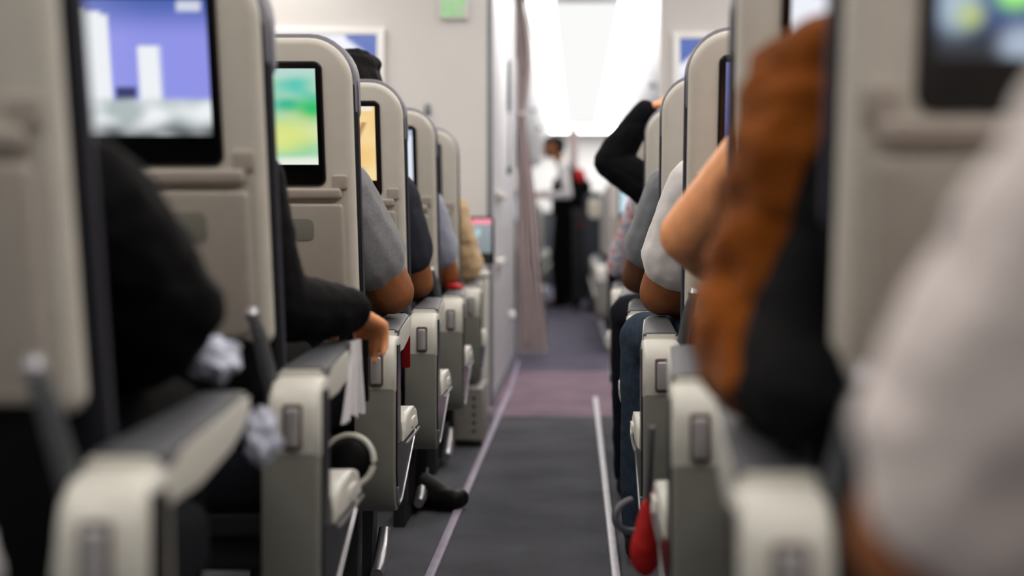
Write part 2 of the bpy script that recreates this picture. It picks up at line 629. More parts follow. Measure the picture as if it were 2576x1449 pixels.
# cove light strips in the ceiling, over the near cabin and ahead, plus added fill lights and a glowing panel
for (x0, x1, y0, y1, m, lab) in (
        (-0.31, -0.145, -1.0, 6.1, 'cove_near', 'white cove light strip overhead on the left of the near aisle'),
        (0.28, 0.486, -1.0, 6.1, 'cove_near', 'white cove light strip overhead on the right of the near aisle'),
        (-1.55, -1.30, -1.0, 6.1, 'fill_side', 'added white fill light strip above the seats left of the near aisle'),
        (1.15, 1.40, -1.0, 6.1, 'fill_side', 'added white fill light strip above the seats right of the near aisle'),
        (-0.31, -0.145, 8.7, 18.4, 'cove_far', 'bright white cove light strip left of the ceiling panel beyond the curtain'),
        (-1.55, -1.30, 8.9, 18.4, 'fill_far', 'added white fill light strip above the seats left of the far aisle'),
        (1.45, 1.70, 6.8, 18.4, 'fill_far', 'added white fill light strip above the seats right of the far aisle'),
        (-0.132, 0.267, 8.8, 18.4, 'glow_panel', 'self-glowing flat ceiling panel between the two far light strips'),
        (-1.2, 1.2, 18.7, 19.9, 'fill_end', 'added broad fill light at the far end of the cabin'),
        (-0.2, 0.3, 6.8, 8.3, 'cove_door', 'square ceiling light above the mauve carpet by the doors'),
        (0.28, 0.486, 6.7, 18.4, 'cove_far', 'bright white cove light strip right of the ceiling panel beyond the curtain')):
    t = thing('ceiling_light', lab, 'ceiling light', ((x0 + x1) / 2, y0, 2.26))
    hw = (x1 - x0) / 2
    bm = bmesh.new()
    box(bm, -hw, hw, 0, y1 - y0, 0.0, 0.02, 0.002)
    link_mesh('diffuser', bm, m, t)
    bm = bmesh.new()
    box(bm, -hw - 0.006, hw + 0.006, -0.006, y1 - y0 + 0.006, 0.018, 0.04, 0.002)
    link_mesh('housing', bm, 'ceil', t)


# overhead bins
def bin_mesh(s, L):
    bm = bmesh.new()
    pts = [(0, 0.02), (0.03, -0.25), (0.09, -0.5), (0.2, -0.6), (0.75, -0.62), (0.8, 0.02)]
    a = [bm.verts.new((s * x, 0.006, z)) for x, z in pts]
    b = [bm.verts.new((s * x, L - 0.006, z)) for x, z in pts]
    n = len(pts)
    bm.faces.new(a)
    bm.faces.new(list(reversed(b)))
    for i in range(n):
        bm.faces.new((a[i], b[i], b[(i + 1) % n], a[(i + 1) % n]))
    bmesh.ops.bevel(bm, geom=[e for e in bm.edges], offset=0.012, segments=2, affect='EDGES', clamp_overlap=True)
    return bm


def bins(s, x, ys, L, lab, grp):
    first = None
    for y in ys:
        if first is None:
            t = thing('overhead_bin', lab, 'overhead bin', (x, y, 2.27), grp)
            link_mesh('body', bin_mesh(s, L), 'bin', t)
            bm = bmesh.new()
            box(bm, s * 0.012, s * 0.05, L / 2 - 0.06, L / 2 + 0.06, -0.46, -0.43, 0.006)
            link_mesh('latch', bm, 'walltrim', t)
            first = t
        else:
            c = first.copy()
            COL.objects.link(c)
            c.location = (x, y, 2.27)
            for ch in first.children:
                d = ch.copy()
                COL.objects.link(d)
                d.parent = c


bins(-1, -0.33, [8.72 + 1.9 * i for i in range(5)], 1.9, 'pale overhead bin along the left side beyond the curtain', 'left overhead bins')
bins(1, 0.50, [6.75 + 1.9 * i for i in range(6)], 1.9, 'pale overhead bin along the right side beyond the bulkhead', 'right overhead bins')

# curtain gathered beside the compartment
bm = bmesh.new()
NU, NZ = 72, 60
grid = [[[None] * (NU + 1) for _ in range(NZ + 1)] for _ in range(2)]
for side in range(2):
    for j in range(NZ + 1):
        z = 0.035 + (2.28 - 0.035) * j / NZ
        pin = 1.55
        if z > pin:
            q = (z - pin) / (2.28 - pin)
            wd = 0.045 + 0.05 * math.sin(PI * min(1, q * 1.1)) ** 0.7
            am = 0.018 + 0.03 * math.sin(PI * min(1, q * 1.05))
        else:
            q = (pin - z) / pin
            wd = 0.045 + 0.16 * q ** 0.8
            am = 0.018 + 0.03 * q ** 0.5
        for i in range(NU + 1):
            u = i / NU
            x = -0.378 + u * wd + 0.004 * math.sin(5 * z + 9 * u)
            y = 8.72 + am * math.sin(2 * PI * 4.5 * u + 0.6 * math.sin(2 * z)) + side * 0.006
            grid[side][j][i] = bm.verts.new((x, y, z))
for side in range(2):
    g = grid[side]
    for j in range(NZ):
        for i in range(NU):
            bm.faces.new((g[j][i], g[j][i + 1], g[j + 1][i + 1], g[j + 1][i]))
a, b = grid
for j in range(NZ):
    bm.faces.new((a[j][0], a[j + 1][0], b[j + 1][0], b[j][0]))
    bm.faces.new((a[j][NU], a[j + 1][NU], b[j + 1][NU], b[j][NU]))
for i in range(NU):
    bm.faces.new((a[0][i], a[0][i + 1], b[0][i + 1], b[0][i]))
    bm.faces.new((a[NZ][i], a[NZ][i + 1], b[NZ][i + 1], b[NZ][i]))
cur = thing('curtain', 'pleated pinkish grey curtain tied back beside the compartment wall', 'curtain')
link_mesh('cloth', bm, 'curtain', cur)
bm = bmesh.new()
tube(bm, [(-0.382, 8.69, 1.55), (-0.36, 8.675, 1.545), (-0.33, 8.69, 1.54), (-0.327, 8.74, 1.54), (-0.355, 8.76, 1.545), (-0.382, 8.75, 1.55)], 0.008, n=8)
link_mesh('tieback', bm, 'curtain', cur)
bm = bmesh.new()
tube(bm, [(-0.385, 8.72, 2.285), (0.5, 8.72, 2.285)], 0.01)
link_mesh('rail', bm, 'silver', cur)

# pull cord on the compartment side
cd = thing('pull_cord', 'dark green cord hanging down the compartment side near the curtain', 'cord', (-0.372, 7.6, 1.13))
bm = bmesh.new()
tube(bm, [(0, 0, 0.03), (0.001, 0, 0.6), (0.0, 0, 1.12)], 0.0045, n=8)
link_mesh('cord', bm, 'greencord', cd)
bm = bmesh.new()
tube(bm, [(0, 0, 0.32), (0, 0, 0.34), (0, 0, 0.6), (0, 0, 0.62)], [0.006, 0.011, 0.011, 0.006], n=10)
link_mesh('grip', bm, 'greencord', cd)
bm = bmesh.new()
lathe(bm, [(0.001, -0.02), (0.012, -0.015), (0.014, 0.005), (0.008, 0.03), (0.001, 0.035)], (0, 0, 0.0), 'z', 14)
link_mesh('weight', bm, 'greencord', cd)

# EXIT sign
ex = thing('exit_sign', 'green lit EXIT sign high on the grey bulkhead', 'exit sign', (-0.552, 6.2, 1.80))
bm = bmesh.new()
slab(bm, 0, 0, 0.13, 0.1, 0.006, -0.018, 0, 0.004)
link_mesh('plate', bm, 'exitplate', ex)
tcu = bpy.data.curves.new('exit_text', 'FONT')
tcu.body = 'EXIT'
tcu.size = 0.098
tcu.extrude = 0.0012
tcu.space_character = 1.25
tcu.align_x = 'CENTER'
tcu.align_y = 'CENTER'
to = bpy.data.objects.new('exit_text', tcu)
COL.objects.link(to)
dg = bpy.context.evaluated_depsgraph_get()
tme = bpy.data.meshes.new_from_object(to.evaluated_get(dg))
bpy.data.objects.remove(to)
xs = [v.co.x for v in tme.vertices]
ys = [v.co.y for v in tme.vertices]
for v in tme.vertices:
    v.co = Vector(((v.co.x - (max(xs) + min(xs)) / 2) * 0.100 / (max(xs) - min(xs)), -0.0195 - v.co.z, (v.co.y - (max(ys) + min(ys)) / 2) * 0.07 / (max(ys) - min(ys))))
link('lettering', tme, 'exitgreen', ex, smooth=False)

# coat hook on the bulkhead
hk = thing('coat_hook', 'small grey coat hook on the bulkhead above the left seats', 'hook', (-0.672, 6.2, 1.345))
bm = bmesh.new()
slab(bm, 0, 0, 0.03, 0.05, 0.006, -0.006, 0, 0.002)
link_mesh('backplate', bm, 'walltrim', hk)
bm = bmesh.new()
tube(bm, [(0, -0.004, 0.0), (0, -0.03, -0.005), (0, -0.04, -0.03), (0, -0.03, -0.045)], 0.005, 8)
link_mesh('prong', bm, 'walltrim', hk)


# ------------------------------------------------------------------ screen pictures (linear rgb)
def mixc(a, b, t):
    t = max(0, min(1, t))
    return tuple(a[i] * (1 - t) + b[i] * t for i in range(3))


def sm(a, b, x):
    t = max(0, min(1, (x - a) / (b - a)))
    return t * t * (3 - 2 * t)


def nz(u, v, s, o=0):
    return noise.noise(Vector((u * s + o, v * s + 3.1 * o, 1.7 + o)))


def L3c(h):
    return lin(h)[:3]


def pic_towers(u, v):
    c = mixc(L3c('#8f93e6'), L3c('#4a63b0'), sm(0.7, 1.0, v))
    c = mixc(c, L3c('#b3b6f2'), 0.4 * sm(0.6, 0.0, abs(u - 0.2)))
    white = L3c('#eef2f5')
    if 0.345 < u < 0.56 and v < 0.95 - 0.4 * (u - 0.4):
        c = mixc(c, white, sm(0.33, 0.38, u) * sm(0.56, 0.545, u))
    if 0.67 < u < 0.79 and v < 0.66:
        c = mixc(c, white, sm(0.67, 0.69, u) * sm(0.79, 0.77, u))
    if 0.57 < u < 0.66 and 0.25 < v < 0.37:
        c = mixc(c, L3c('#1d2450'), 0.9)
    if v < 0.3:
        c = mixc(c, mixc(L3c('#aebabb'), white, 0.5 + nz(u, v, 9)), sm(0.3, 0.24, v))
    if v < 0.15:
        c = mixc(c, L3c('#1a2026'), sm(0.15, 0.02, v) * (0.6 + 0.6 * nz(u, v, 8, 2)))
    if 0.86 < u < 0.98 and 0.92 < v < 0.98:
        c = mixc(c, white, 0.7)
    return c


def pic_map(u, v):
    c = mixc(L3c('#c8dcc0'), L3c('#57c7b4'), 0.5 + 0.9 * nz(u, v, 5))
    c = mixc(c, L3c('#00b48e'), sm(0.15, 0.02, math.hypot((u - 0.82), (v - 0.62) * 1.2)) * 0.9)
    c = mixc(c, L3c('#2ec070'), sm(0.2, 0.02, math.hypot(u - 0.97, v - 0.58)))
    c = mixc(c, L3c('#ecea6a'), sm(0.35, 0.05, math.hypot(u - 0.8, v - 0.3)) * 0.7)
    c = mixc(c, L3c('#e8efe0'), sm(0.12, 0.03, v))
    c = mixc(c, L3c('#b5d7cf'), sm(0.85, 0.97, v))
    return c


def pic_orange(u, v):
    c = mixc(L3c('#f3c079'), L3c('#f6dfa4'), 0.5 + nz(u, v, 4))
    d = abs((u - 0.86) * 1.2 + (v - 0.62) * -0.35)
    if 0.45 < v < 0.8:
        c = mixc(c, L3c('#a2603c'), sm(0.05, 0.0, d) * 0.8)
    if 0.1 < v < 0.2 and u > 0.7:
        c = mixc(c, L3c('#8fc0a8'), 0.8 * sm(0.95, 0.85, u))
    if v > 0.93 and 0.85 < u < 0.97:
        c = L3c('#f3e8d5')
    return c


def pic_page(u, v):
    c = L3c('#dfe8f4')
    if v > 0.9:
        c = L3c('#b9c2e0')
    if v < 0.86 and int(v * 34) % 4 == 0 and u < 0.9:
        c = mixc(c, L3c('#b4c2d6'), 0.5)
    return mixc(c, L3c('#a5e6ef'), sm(0.15, 0.0, u) * 0.6)


def pic_cyan(u, v):
    c = L3c('#7fdce6')
    if 0.38 < v < 0.55:
        c = L3c('#7a8090')
    if v < 0.38:
        c = L3c('#8fc4da')
    if v < 0.12:
        c = L3c('#5a6b78')
    return mixc(c, L3c('#e4f8fa'), 0.4 + 0.8 * nz(u, v, 6))


def pic_bright(u, v):
    c = mixc(L3c('#c9d3ea'), L3c('#eef2fa'), sm(0, 0.4, v))
    if v < 0.08:
        c = L3c('#5a6276')
    return c


def pic_violet(u, v):
    c = mixc(L3c('#3d4270'), L3c('#6d73ad'), sm(0.0, 0.8, v))
    return mixc(c, L3c('#8c8fc4'), 0.6 * max(0, nz(u, v, 4)))


def pic_city(u, v):
    u, v = u / 0.42, 0.25 + v * 1.7
    c = mixc(L3c('#2a3038'), L3c('#41588f'), sm(0.35, 0.6, v))
    c = mixc(c, L3c('#a8bccb'), sm(0.2, 0.05, math.hypot(u - 0.12, (v - 0.62) * 0.7)))
    c = mixc(c, L3c('#bccb7a'), sm(0.12, 0.03, math.hypot(u - 0.2, v - 0.55)))
    c = mixc(c, L3c('#a8ff7a'), sm(0.17, 0.06, math.hypot(u - 0.47, v - 0.72)))
    c = mixc(c, L3c('#aab8cc'), sm(0.2, 0.05, math.hypot(u - 0.52, v - 0.35)))
    return c


def pic_cabin(u, v):
    white, lilac = L3c('#eceefa'), L3c('#cfd2ec')
    blue = mixc(L3c('#2f4a96'), L3c('#4a66b4'), v)
    d = v - (0.95 - 1.15 * max(0, u - 0.72))
    c = mixc(white, blue, sm(0.76, 0.78, u))
    if d < 0:
        c = mixc(lilac, L3c('#6f86cc'), sm(-0.1, -0.5, d) * sm(0.6, 0.9, u))
    return mixc(c, white, sm(0.11, 0.04, abs(d)))


def pic_status(u, v):
    c = mixc(L3c('#7b858c'), L3c('#98a3a8'), v)
    if v > 0.86:
        c = mixc(L3c('#ff6f93'), L3c('#ffb7c6'), 0.5 + 0.5 * math.sin(u * 40))
        c = mixc(c, L3c('#e1203a'), sm(0.35, 0.1, u))
    c = mixc(c, L3c('#b6d6dc'), sm(0.18, 0.02, math.hypot(u - 0.45, v - 0.65)))
    if v < 0.12:
        c = L3c('#14181a')
    return c


# ------------------------------------------------------------------ bulkhead monitors
def wall_monitor(x, y, z, wd, h, fn, lab):
    t = thing('wall_monitor', lab, 'monitor', (x, y, z))
    bm = bmesh.new()
    for (x0, x1, z0, z1) in ((-wd / 2 - 0.035, -wd / 2, -h / 2 - 0.035, h / 2 + 0.035), (wd / 2, wd / 2 + 0.035, -h / 2 - 0.035, h / 2 + 0.035),
                             (-wd / 2, wd / 2, h / 2, h / 2 + 0.035), (-wd / 2, wd / 2, -h / 2 - 0.035, -h / 2)):
        box(bm, x0, x1, -0.02, 0, z0, z1, 0.004)
    link_mesh('frame', bm, 'bin', t)
    bm = bmesh.new()
    box(bm, -wd / 2, wd / 2, -0.008, 0, -h / 2, h / 2, 0.001)
    link_mesh('backing', bm, 'black', t)
    picture_mesh('display', 0, -0.009, 0, wd, h, fn, t)
    return t


wall_monitor(-1.21, 6.195, 1.475, 0.62, 0.41, pic_cabin, 'wall monitor with blue and white picture on left bulkhead')
wall_monitor(0.80, 6.495, 1.50, 0.62, 0.41, lambda u, v: pic_cabin(1 - u, v), 'wall monitor with blue and white picture on right bulkhead')

# ------------------------------------------------------------------ seats
TILT = 0.21


def tl(x, y, z):
    return (x, y - (z - 0.95) * TILT, z)


def shared_parts(s):
    """meshes of one seat; s = +1 when the aisle lies on the +x side"""
    P = {}

    def new():
        return bmesh.new()

    def keep(key, bm, m):
        bmesh.ops.recalc_face_normals(bm, faces=bm.faces)
        me = bpy.data.meshes.new(key)
        bm.to_mesh(me)
        bm.free()
        me.materials.append(M[m])
        for p in me.polygons:
            p.use_smooth = True
        me.set_sharp_from_angle(angle=math.radians(38))
        P[key] = me

    # rear shell
    b = new()
    slab(b, 0, 0.893, 0.45, 0.554, (0.02, 0.02, 0.085, 0.085), 0.0, 0.032, 0.015, n=10, f=tl)
    keep('back_shell', b, 'shell')
    # monitor frame
    b = new()
    slab(b, 0, 1.0, 0.336, 0.246, 0.016, -0.006, 0.02, 0.004, f=tl)
    keep('monitor', b, 'black')
    # ledge under the monitor
    b = new()
    slab(b, 0, 0.862, 0.40, 0.022, 0.008, -0.02, 0.01, 0.006, f=tl)
    slab(b, s * 0.196, 0.885, 0.03, 0.03, 0.006, -0.008, 0.01, 0.004, f=tl)
    keep('ledge', b, 'ledge')
    # folded tray
    b = new()
    slab(b, 0, 0.735, 0.405, 0.215, (0.03, 0.03, 0.01, 0.01), -0.018, 0.01, 0.007, f=tl)
    keep('tray_table', b, 'tray')
    b = new()
    slab(b, 0, 0.80, 0.12, 0.03, 0.012, -0.024, -0.01, 0.003, f=tl)
    keep('tray_latch', b, 'ledge')
    b = new()
    slab(b, s * 0.1, 0.79, 0.085, 0.045, 0.012, -0.0195, -0.01, 0.001, f=tl)
    keep('placard', b, 'panelgrey')
    # cushions
    b = new()
    slab(b, 0, 0.80, 0.448, 0.73, (0.03, 0.03, 0.09, 0.09), 0.026, 0.105, 0.02, n=10, f=tl)
    keep('back_cushion', b, 'navy')
    b = new()
    ol = rr(0.448, 0.73, (0.03, 0.03, 0.09, 0.09), 10)
    tube(b, [tl(x, 0.075, 0.80 + z) for x, z in ol], 0.004, 6, closed=True)
    keep('piping', b, 'piping')
    b = new()
    slab(b, 0, 1.095, 0.45, 0.176, (0.03, 0.03, 0.088, 0.088), 0.027, 0.14, 0.025, n=8, f=tl)
    keep('headrest', b, 'headrest')
    # pocket low on the back
    b = new()
    slab(b, 0, 0.535, 0.40, 0.2, 0.02, 0.0, 0.05, 0.015, f=tl)
    keep('seat_pocket', b, 'blackmatte')
    b = new()
    slab(b, 0, 0.30, 0.46, 0.43, 0.04, 0.36, 0.46, 0.03, axis='z')
    keep('seat_cushion', b, 'navy')
    P['seat_cushion'].transform(__import__('mathutils').Matrix.Translation((0, 0, 0)))
    b = new()
    box(b, -0.235, 0.235, 0.12, 0.16, 0.27, 0.33, 0.01)
    box(b, -0.235, 0.235, 0.40, 0.44, 0.27, 0.33, 0.01)
    box(b, -0.21, 0.21, 0.1, 0.5, 0.325, 0.365, 0.008)
    keep('seat_frame', b, 'legmetal')
    for sx, key in ((s, 'leg'), (-s, 'leg_inner')):
        b = new()
        x = sx * 0.2
        prism_x(b, [(0.13, 0.3), (0.19, 0.3), (0.16, 0.04), (0.30, 0.02), (0.36, 0.3), (0.43, 0.3), (0.37, 0.0), (0.1, 0.0)], x - 0.016, x + 0.016, 0.003)
        keep(key, b, 'legmetal')
    b = new()
    tube(b, [(s * 0.235, 0.25, 0.035), (s * 0.235, 0.30, 0.04), (s * 0.235, 0.36, 0.075), (s * 0.235, 0.38, 0.11)], [0.014, 0.017, 0.017, 0.014], 10)
    keep('foot_rod', b, 'silver')
    # aisle armrest: rear cap, body, pad, button
    b = new()
    x0, x1 = 0.24, 0.313
    cxm, wd = s * (x0 + x1) / 2, x1 - x0
    prism_x(b, [(-0.035, 0.46), (-0.042, 0.50), (-0.042, 0.535), (-0.034, 0.558), (-0.01, 0.575), (0.05, 0.578), (0.06, 0.46)], s * x0, s * x1, 0.012, 3)
    keep('armrest', b, 'armplastic')
    b = new()
    top = [(0.02, 0.535, 0.242, 0.308), (0.18, 0.53, 0.240, 0.302), (0.33, 0.54, 0.236, 0.294), (0.42, 0.555, 0.232, 0.288), (0.46, 0.575, 0.232, 0.284)]
    rings = []
    for (y, zb, xa, xb) in top:
        zt = 0.584 + 0.012 * y / 0.46
        if y > 0.44:
            zt -= 0.004
        rings.append([b.verts.new((s * q[0], y, q[1])) for q in ((xa, zb), (xb, zb), (xb + 0.003, (zb + zt) / 2), (xb, zt), (xa, zt))])
    for r0, r1 in zip(rings, rings[1:]):
        for i in range(5):
            b.faces.new((r0[i], r0[(i + 1) % 5], r1[(i + 1) % 5], r1[i]))
    b.faces.new(rings[0])
    b.faces.new(list(reversed(rings[-1])))
    bmesh.ops.bevel(b, geom=list(b.edges), offset=0.005, segments=2, affect='EDGES', clamp_overlap=True)
    keep('arm_body', b, 'armplastic')
    b = new()
    rings = []
    for k in range(9):
        t = k / 8
        y = 0.035 + 0.425 * t
        xa = 0.242 - 0.008 * t
        xb = 0.310 - 0.028 * t
        zt = 0.588 + 0.012 * t
        if k == 8:
            zt -= 0.006
        rings.append([b.verts.new((s * q[0], y, q[1])) for q in ((xa, zt - 0.014), (xb, zt - 0.016), (xb, zt - 0.004), (xb - 0.008, zt), (xa + 0.006, zt), (xa, zt - 0.004))])
    for r0, r1 in zip(rings, rings[1:]):
        for i in range(6):
            b.faces.new((r0[i], r0[(i + 1) % 6], r1[(i + 1) % 6], r1[i]))
    b.faces.new(rings[0])
    b.faces.new(list(reversed(rings[-1])))
    keep('arm_pad', b, 'pad')
    b = new()
    slab(b, cxm, 0.512, 0.028, 0.064, 0.005, -0.0445, -0.036, 0.002, n=3)
    keep('button_well', b, 'groove')
    b = new()
    slab(b, cxm, 0.511, 0.020, 0.054, 0.004, -0.0475, -0.038, 0.003, n=3)
    keep('recline_button', b, 'button')
    # inner armrest
    b = new()
    prism_x(b, [(0.0, 0.5), (0.0, 0.565), (0.02, 0.58), (0.42, 0.585), (0.45, 0.57), (0.43, 0.55), (0.1, 0.52)], -s * 0.232, -s * 0.275, 0.006)
    keep('inner_armrest', b, 'armplastic')
    # end panel
    b = new()
    pts = [(-0.038, 0.474), (-0.038, 0.30), (-0.03, 0.255), (-0.008, 0.228), (0.02, 0.222), (0.06, 0.232), (0.26, 0.322), (0.285, 0.345), (0.275, 0.36), (0.09, 0.36), (0.045, 0.40), (0.035, 0.474)]
    prism_x(b, pts, s * 0.232, s * 0.312, 0.006)
    keep('end_panel', b, 'panelgrey')
    b = new()
    pts = [(-0.012, 0.56), (-0.018, 0.31), (-0.008, 0.262), (0.012, 0.246), (0.05, 0.25), (0.25, 0.338), (0.25, 0.352), (0.08, 0.352), (0.036, 0.40), (0.03, 0.56)]
    prism_x(b, pts, s * 0.30, s * 0.3155, 0.001, 1)
    keep('inset_panel', b, 'black')
    b = new()
    tube(b, [(s * 0.3145, y, z) for y, z in ((-0.012, 0.275), (-0.004, 0.25), (0.014, 0.238), (0.05, 0.24), (0.15, 0.285), (0.262, 0.335), (0.275, 0.352))], 0.0035, 8)
    keep('trim_strip', b, 'silver')
    b = new()
    prism_x(b, [(0.06, 0.355), (0.065, 0.395), (0.085, 0.412), (0.20, 0.412), (0.26, 0.402), (0.29, 0.372), (0.295, 0.355)], s * 0.235, s * 0.322, 0.01, 3)
    slab(b, 0.19, 0.38, 0.06, 0.022, 0.006, s * 0.318, s * 0.3255, 0.002, n=3, axis='x')
    keep('side_cap', b, 'whitecap')
    b = new()
    tube(b, [(s * 0.324, 0.058, 0.352), (s * 0.324, 0.18, 0.352), (s * 0.322, 0.30, 0.352)], 0.003, 6)
    keep('cap_edge', b, 'silver')
    # lever beside the lower back
    b = new()
    tube(b, [(s * 0.215, -0.012, 0.665), (s * 0.222, -0.008, 0.64), (s * 0.236, 0.015, 0.56), (s * 0.238, 0.03, 0.48)], [0.008, 0.0105, 0.0115, 0.012], 10)
    keep('hinge_lever', b, 'lever')
    b = new()
    lathe(b, [(0.001, -0.012), (0.009, -0.008), (0.012, 0.0), (0.009, 0.009), (0.001, 0.012)], (s * 0.2145, -0.013, 0.668), 'z', 14)
    keep('lever_tip', b, 'silver')
    b = new()
    slab(b, s * 0.197, 0.645, 0.036, 0.09, 0.006, 0.045, 0.07, 0.003, f=tl)
    keep('lever_recess', b, 'blackmatte')
    return P


PARTS = {1: shared_parts(1), -1: shared_parts(-1)}
SCREEN_RAD = {}


def place(key, me, parent, name=None):
    o = bpy.data.objects.new(name or key, me)
    COL.objects.link(o)
    o.parent = parent
    return o


def seat(s, cx, D, pic, lab, group, simple=False):
    P = PARTS[s]
    t = thing('airline_seat', lab, 'airline seat', (cx, D, 0), group)
    place('back_shell', P['back_shell'], t)
    mo = place('monitor', P['monitor'], t)
    picture_mesh('display', 0, -0.0068, 1.014, 0.31, 0.188, pic, mo, f=tl, nx=16 if simple else 64, nz=10 if simple else 40)
    place('ledge', P['ledge'], t)
    tr = place('tray_table', P['tray_table'], t)
    place('tray_latch', P['tray_latch'], tr)
    if not simple:
        place('placard', P['placard'], tr)
    bc = place('back_cushion', P['back_cushion'], t)
    place('piping', P['piping'], bc)
    place('headrest', P['headrest'], t)
    place('seat_pocket', P['seat_pocket'], t)
    place('seat_cushion', P['seat_cushion'], t)
    place('seat_frame', P['seat_frame'], t)
    lg = place('leg', P['leg'], t)
    place('foot_rod', P['foot_rod'], lg)
    place('leg', P['leg_inner'], t)
    ar = place('armrest', P['arm_body'], t)
    place('rear_cap', P['armrest'], ar)
    place('arm_pad', P['arm_pad'], ar)
    if not simple:
        place('button_well', P['button_well'], ar)
        place('recline_button', P['recline_button'], ar)
    place('armrest', P['inner_armrest'], t)
    ep = place('end_panel', P['end_panel'], t)
    place('inset_panel', P['inset_panel'], ep)
    if not simple:
        place('trim_strip', P['trim_strip'], ep)
    place('side_cap', P['side_cap'], ep)
    if not simple:
        place('cap_edge', P['cap_edge'], ep)
        hl = place('hinge_lever', P['hinge_lever'], t)
        place('lever_tip', P['lever_tip'], hl)
        place('lever_recess', P['lever_recess'], t)
    return t


LX, RX = -0.672, 0.44
ROW = [1.17, 1.95, 2.75, 3.55, 4.35, 5.15]
ROWR = [1.09, 1.85, 2.65, 3.45, 4.25, 5.05]
LG, RG = 'seats on the left of the aisle', 'seats on the right of the aisle'
left_labels = [
    ('grey airline seat at far left edge, nearest on the left side', pic_page),
    ('grey airline seat with screen showing white towers on violet sky', pic_towers),
    ('grey airline seat with green map on its screen', pic_map),
    ('grey airline seat with orange picture on its screen', pic_orange),
    ('grey airline seat with plain white page on its screen', pic_page),
    ('grey airline seat with cyan screen, last before the bulkhead', pic_cyan)]
for (lab, pc), D in zip(left_labels, ROW):
    seat(1, LX, D, pc, lab, LG)
right_labels = [
    ('grey airline seat at right with green and blue spots on its screen', pic_city),
    ('grey airline seat behind the brown jacket with bright white screen', pic_bright),
    ('grey airline seat with dim violet screen behind bare arm', pic_violet),
    ('grey airline seat directly ahead of the white tee passenger', pic_page),
    ('grey airline seat directly ahead of the slate shirt passenger', pic_cyan),
    ('grey airline seat ahead of the raised black sleeve', pic_page)]
for (lab, pc), D in zip(right_labels, ROWR):
    seat(-1, RX, D, pc, lab, RG)
for i in range(8):
    seat(1, LX, 12.5 + 0.8 * i, pic_page, 'small distant airline seat past the curtain, left of the attendant', 'far left seats', True)
for i in (0, 1, 2, 3, 4, 7, 8, 9):
    seat(-1, RX, 9.0 + 0.8 * i, pic_page, 'small distant airline seat far down the right of the aisle', 'far right seats', True)


# ------------------------------------------------------------------ people
def V(*a):
    return Vector(a)


def lerp(a, b, t):
    return Vector(a) * (1 - t) + Vector(b) * t


def hand_caps(bm, wrist, d, up, side, curl=0.5, k=1.0):
    """palm, four fingers and a thumb; d = pointing direction, up = back of the hand, side = thumb side"""
    d, up, side = Vector(d).normalized(), Vector(up).normalized(), Vector(side).normalized()
    wr = Vector(wrist)
    for q in (-0.024, -0.008, 0.008, 0.024):
        capsule(bm, wr + d * 0.012 * k + side * q * 0.7 * k, 0.013 * k, wr + d * 0.085 * k + side * q * 1.15 * k, 0.0115 * k, 10)
    lens = [0.068, 0.078, 0.073, 0.056]
    for i, q in enumerate((0.029, 0.010, -0.010, -0.029)):
        p = wr + d * 0.088 * k + side * q * k
        a = 0.25 + 0.08 * i
        for j, fr in enumerate((0.45, 0.32, 0.23)):
            a += curl * (0.55 + 0.12 * i)
            dd = d * math.cos(a) - up * math.sin(a) + side * q * 1.5
            dd.normalize()
            p2 = p + dd * lens[i] * fr * k
            capsule(bm, p, (0.0095 - 0.0008 * j) * k, p2, (0.0088 - 0.0008 * j) * k, 8)
            p = p2
    p = wr + d * 0.03 * k + side * 0.026 * k
    for j, (L, aa) in enumerate(((0.04, 0.7), (0.03, 0.45), (0.024, 0.25))):
        dd = (d * math.cos(aa) + side * math.sin(aa) - up * (0.25 + curl * 0.5)).normalized()
        p2 = p + dd * L * k
        capsule(bm, p, (0.0125 - 0.0015 * j) * k, p2, (0.011 - 0.0015 * j) * k, 8)
        p = p2


def head_caps(bm, c, fwd, k=1.0):
    """skull, jaw, nose, brow, ears; fwd = facing direction (horizontal)"""
    c = Vector(c)
    f = Vector(fwd).normalized()
    r = f.cross(Vector((0, 0, 1)))
    up = Vector((0, 0, 1))
    capsule(bm, c - f * 0.022 * k + up * 0.022 * k, 0.083 * k, c + f * 0.02 * k + up * 0.022 * k, 0.08 * k, 16)
    capsule(bm, c + f * 0.035 * k - up * 0.02 * k, 0.062 * k, c + f * 0.05 * k - up * 0.075 * k, 0.036 * k, 14)
    capsule(bm, c + r * 0.035 * k - up * 0.05 * k, 0.032 * k, c + f * 0.05 * k - up * 0.08 * k, 0.028 * k, 10)
    capsule(bm, c - r * 0.035 * k - up * 0.05 * k, 0.032 * k, c + f * 0.05 * k - up * 0.08 * k, 0.028 * k, 10)
    capsule(bm, c + f * 0.093 * k + up * 0.012 * k, 0.009 * k, c + f * 0.116 * k - up * 0.026 * k, 0.0125 * k, 10)
    capsule(bm, c + f * 0.084 * k + r * 0.035 * k + up * 0.024 * k, 0.012 * k, c + f * 0.084 * k - r * 0.035 * k + up * 0.024 * k, 0.012 * k, 10)
    for q in (1, -1):
        capsule(bm, c + r * q * 0.08 * k - f * 0.004 * k + up * 0.014 * k, 0.011 * k, c + r * q * 0.08 * k - up * 0.024 * k, 0.009 * k, 10)


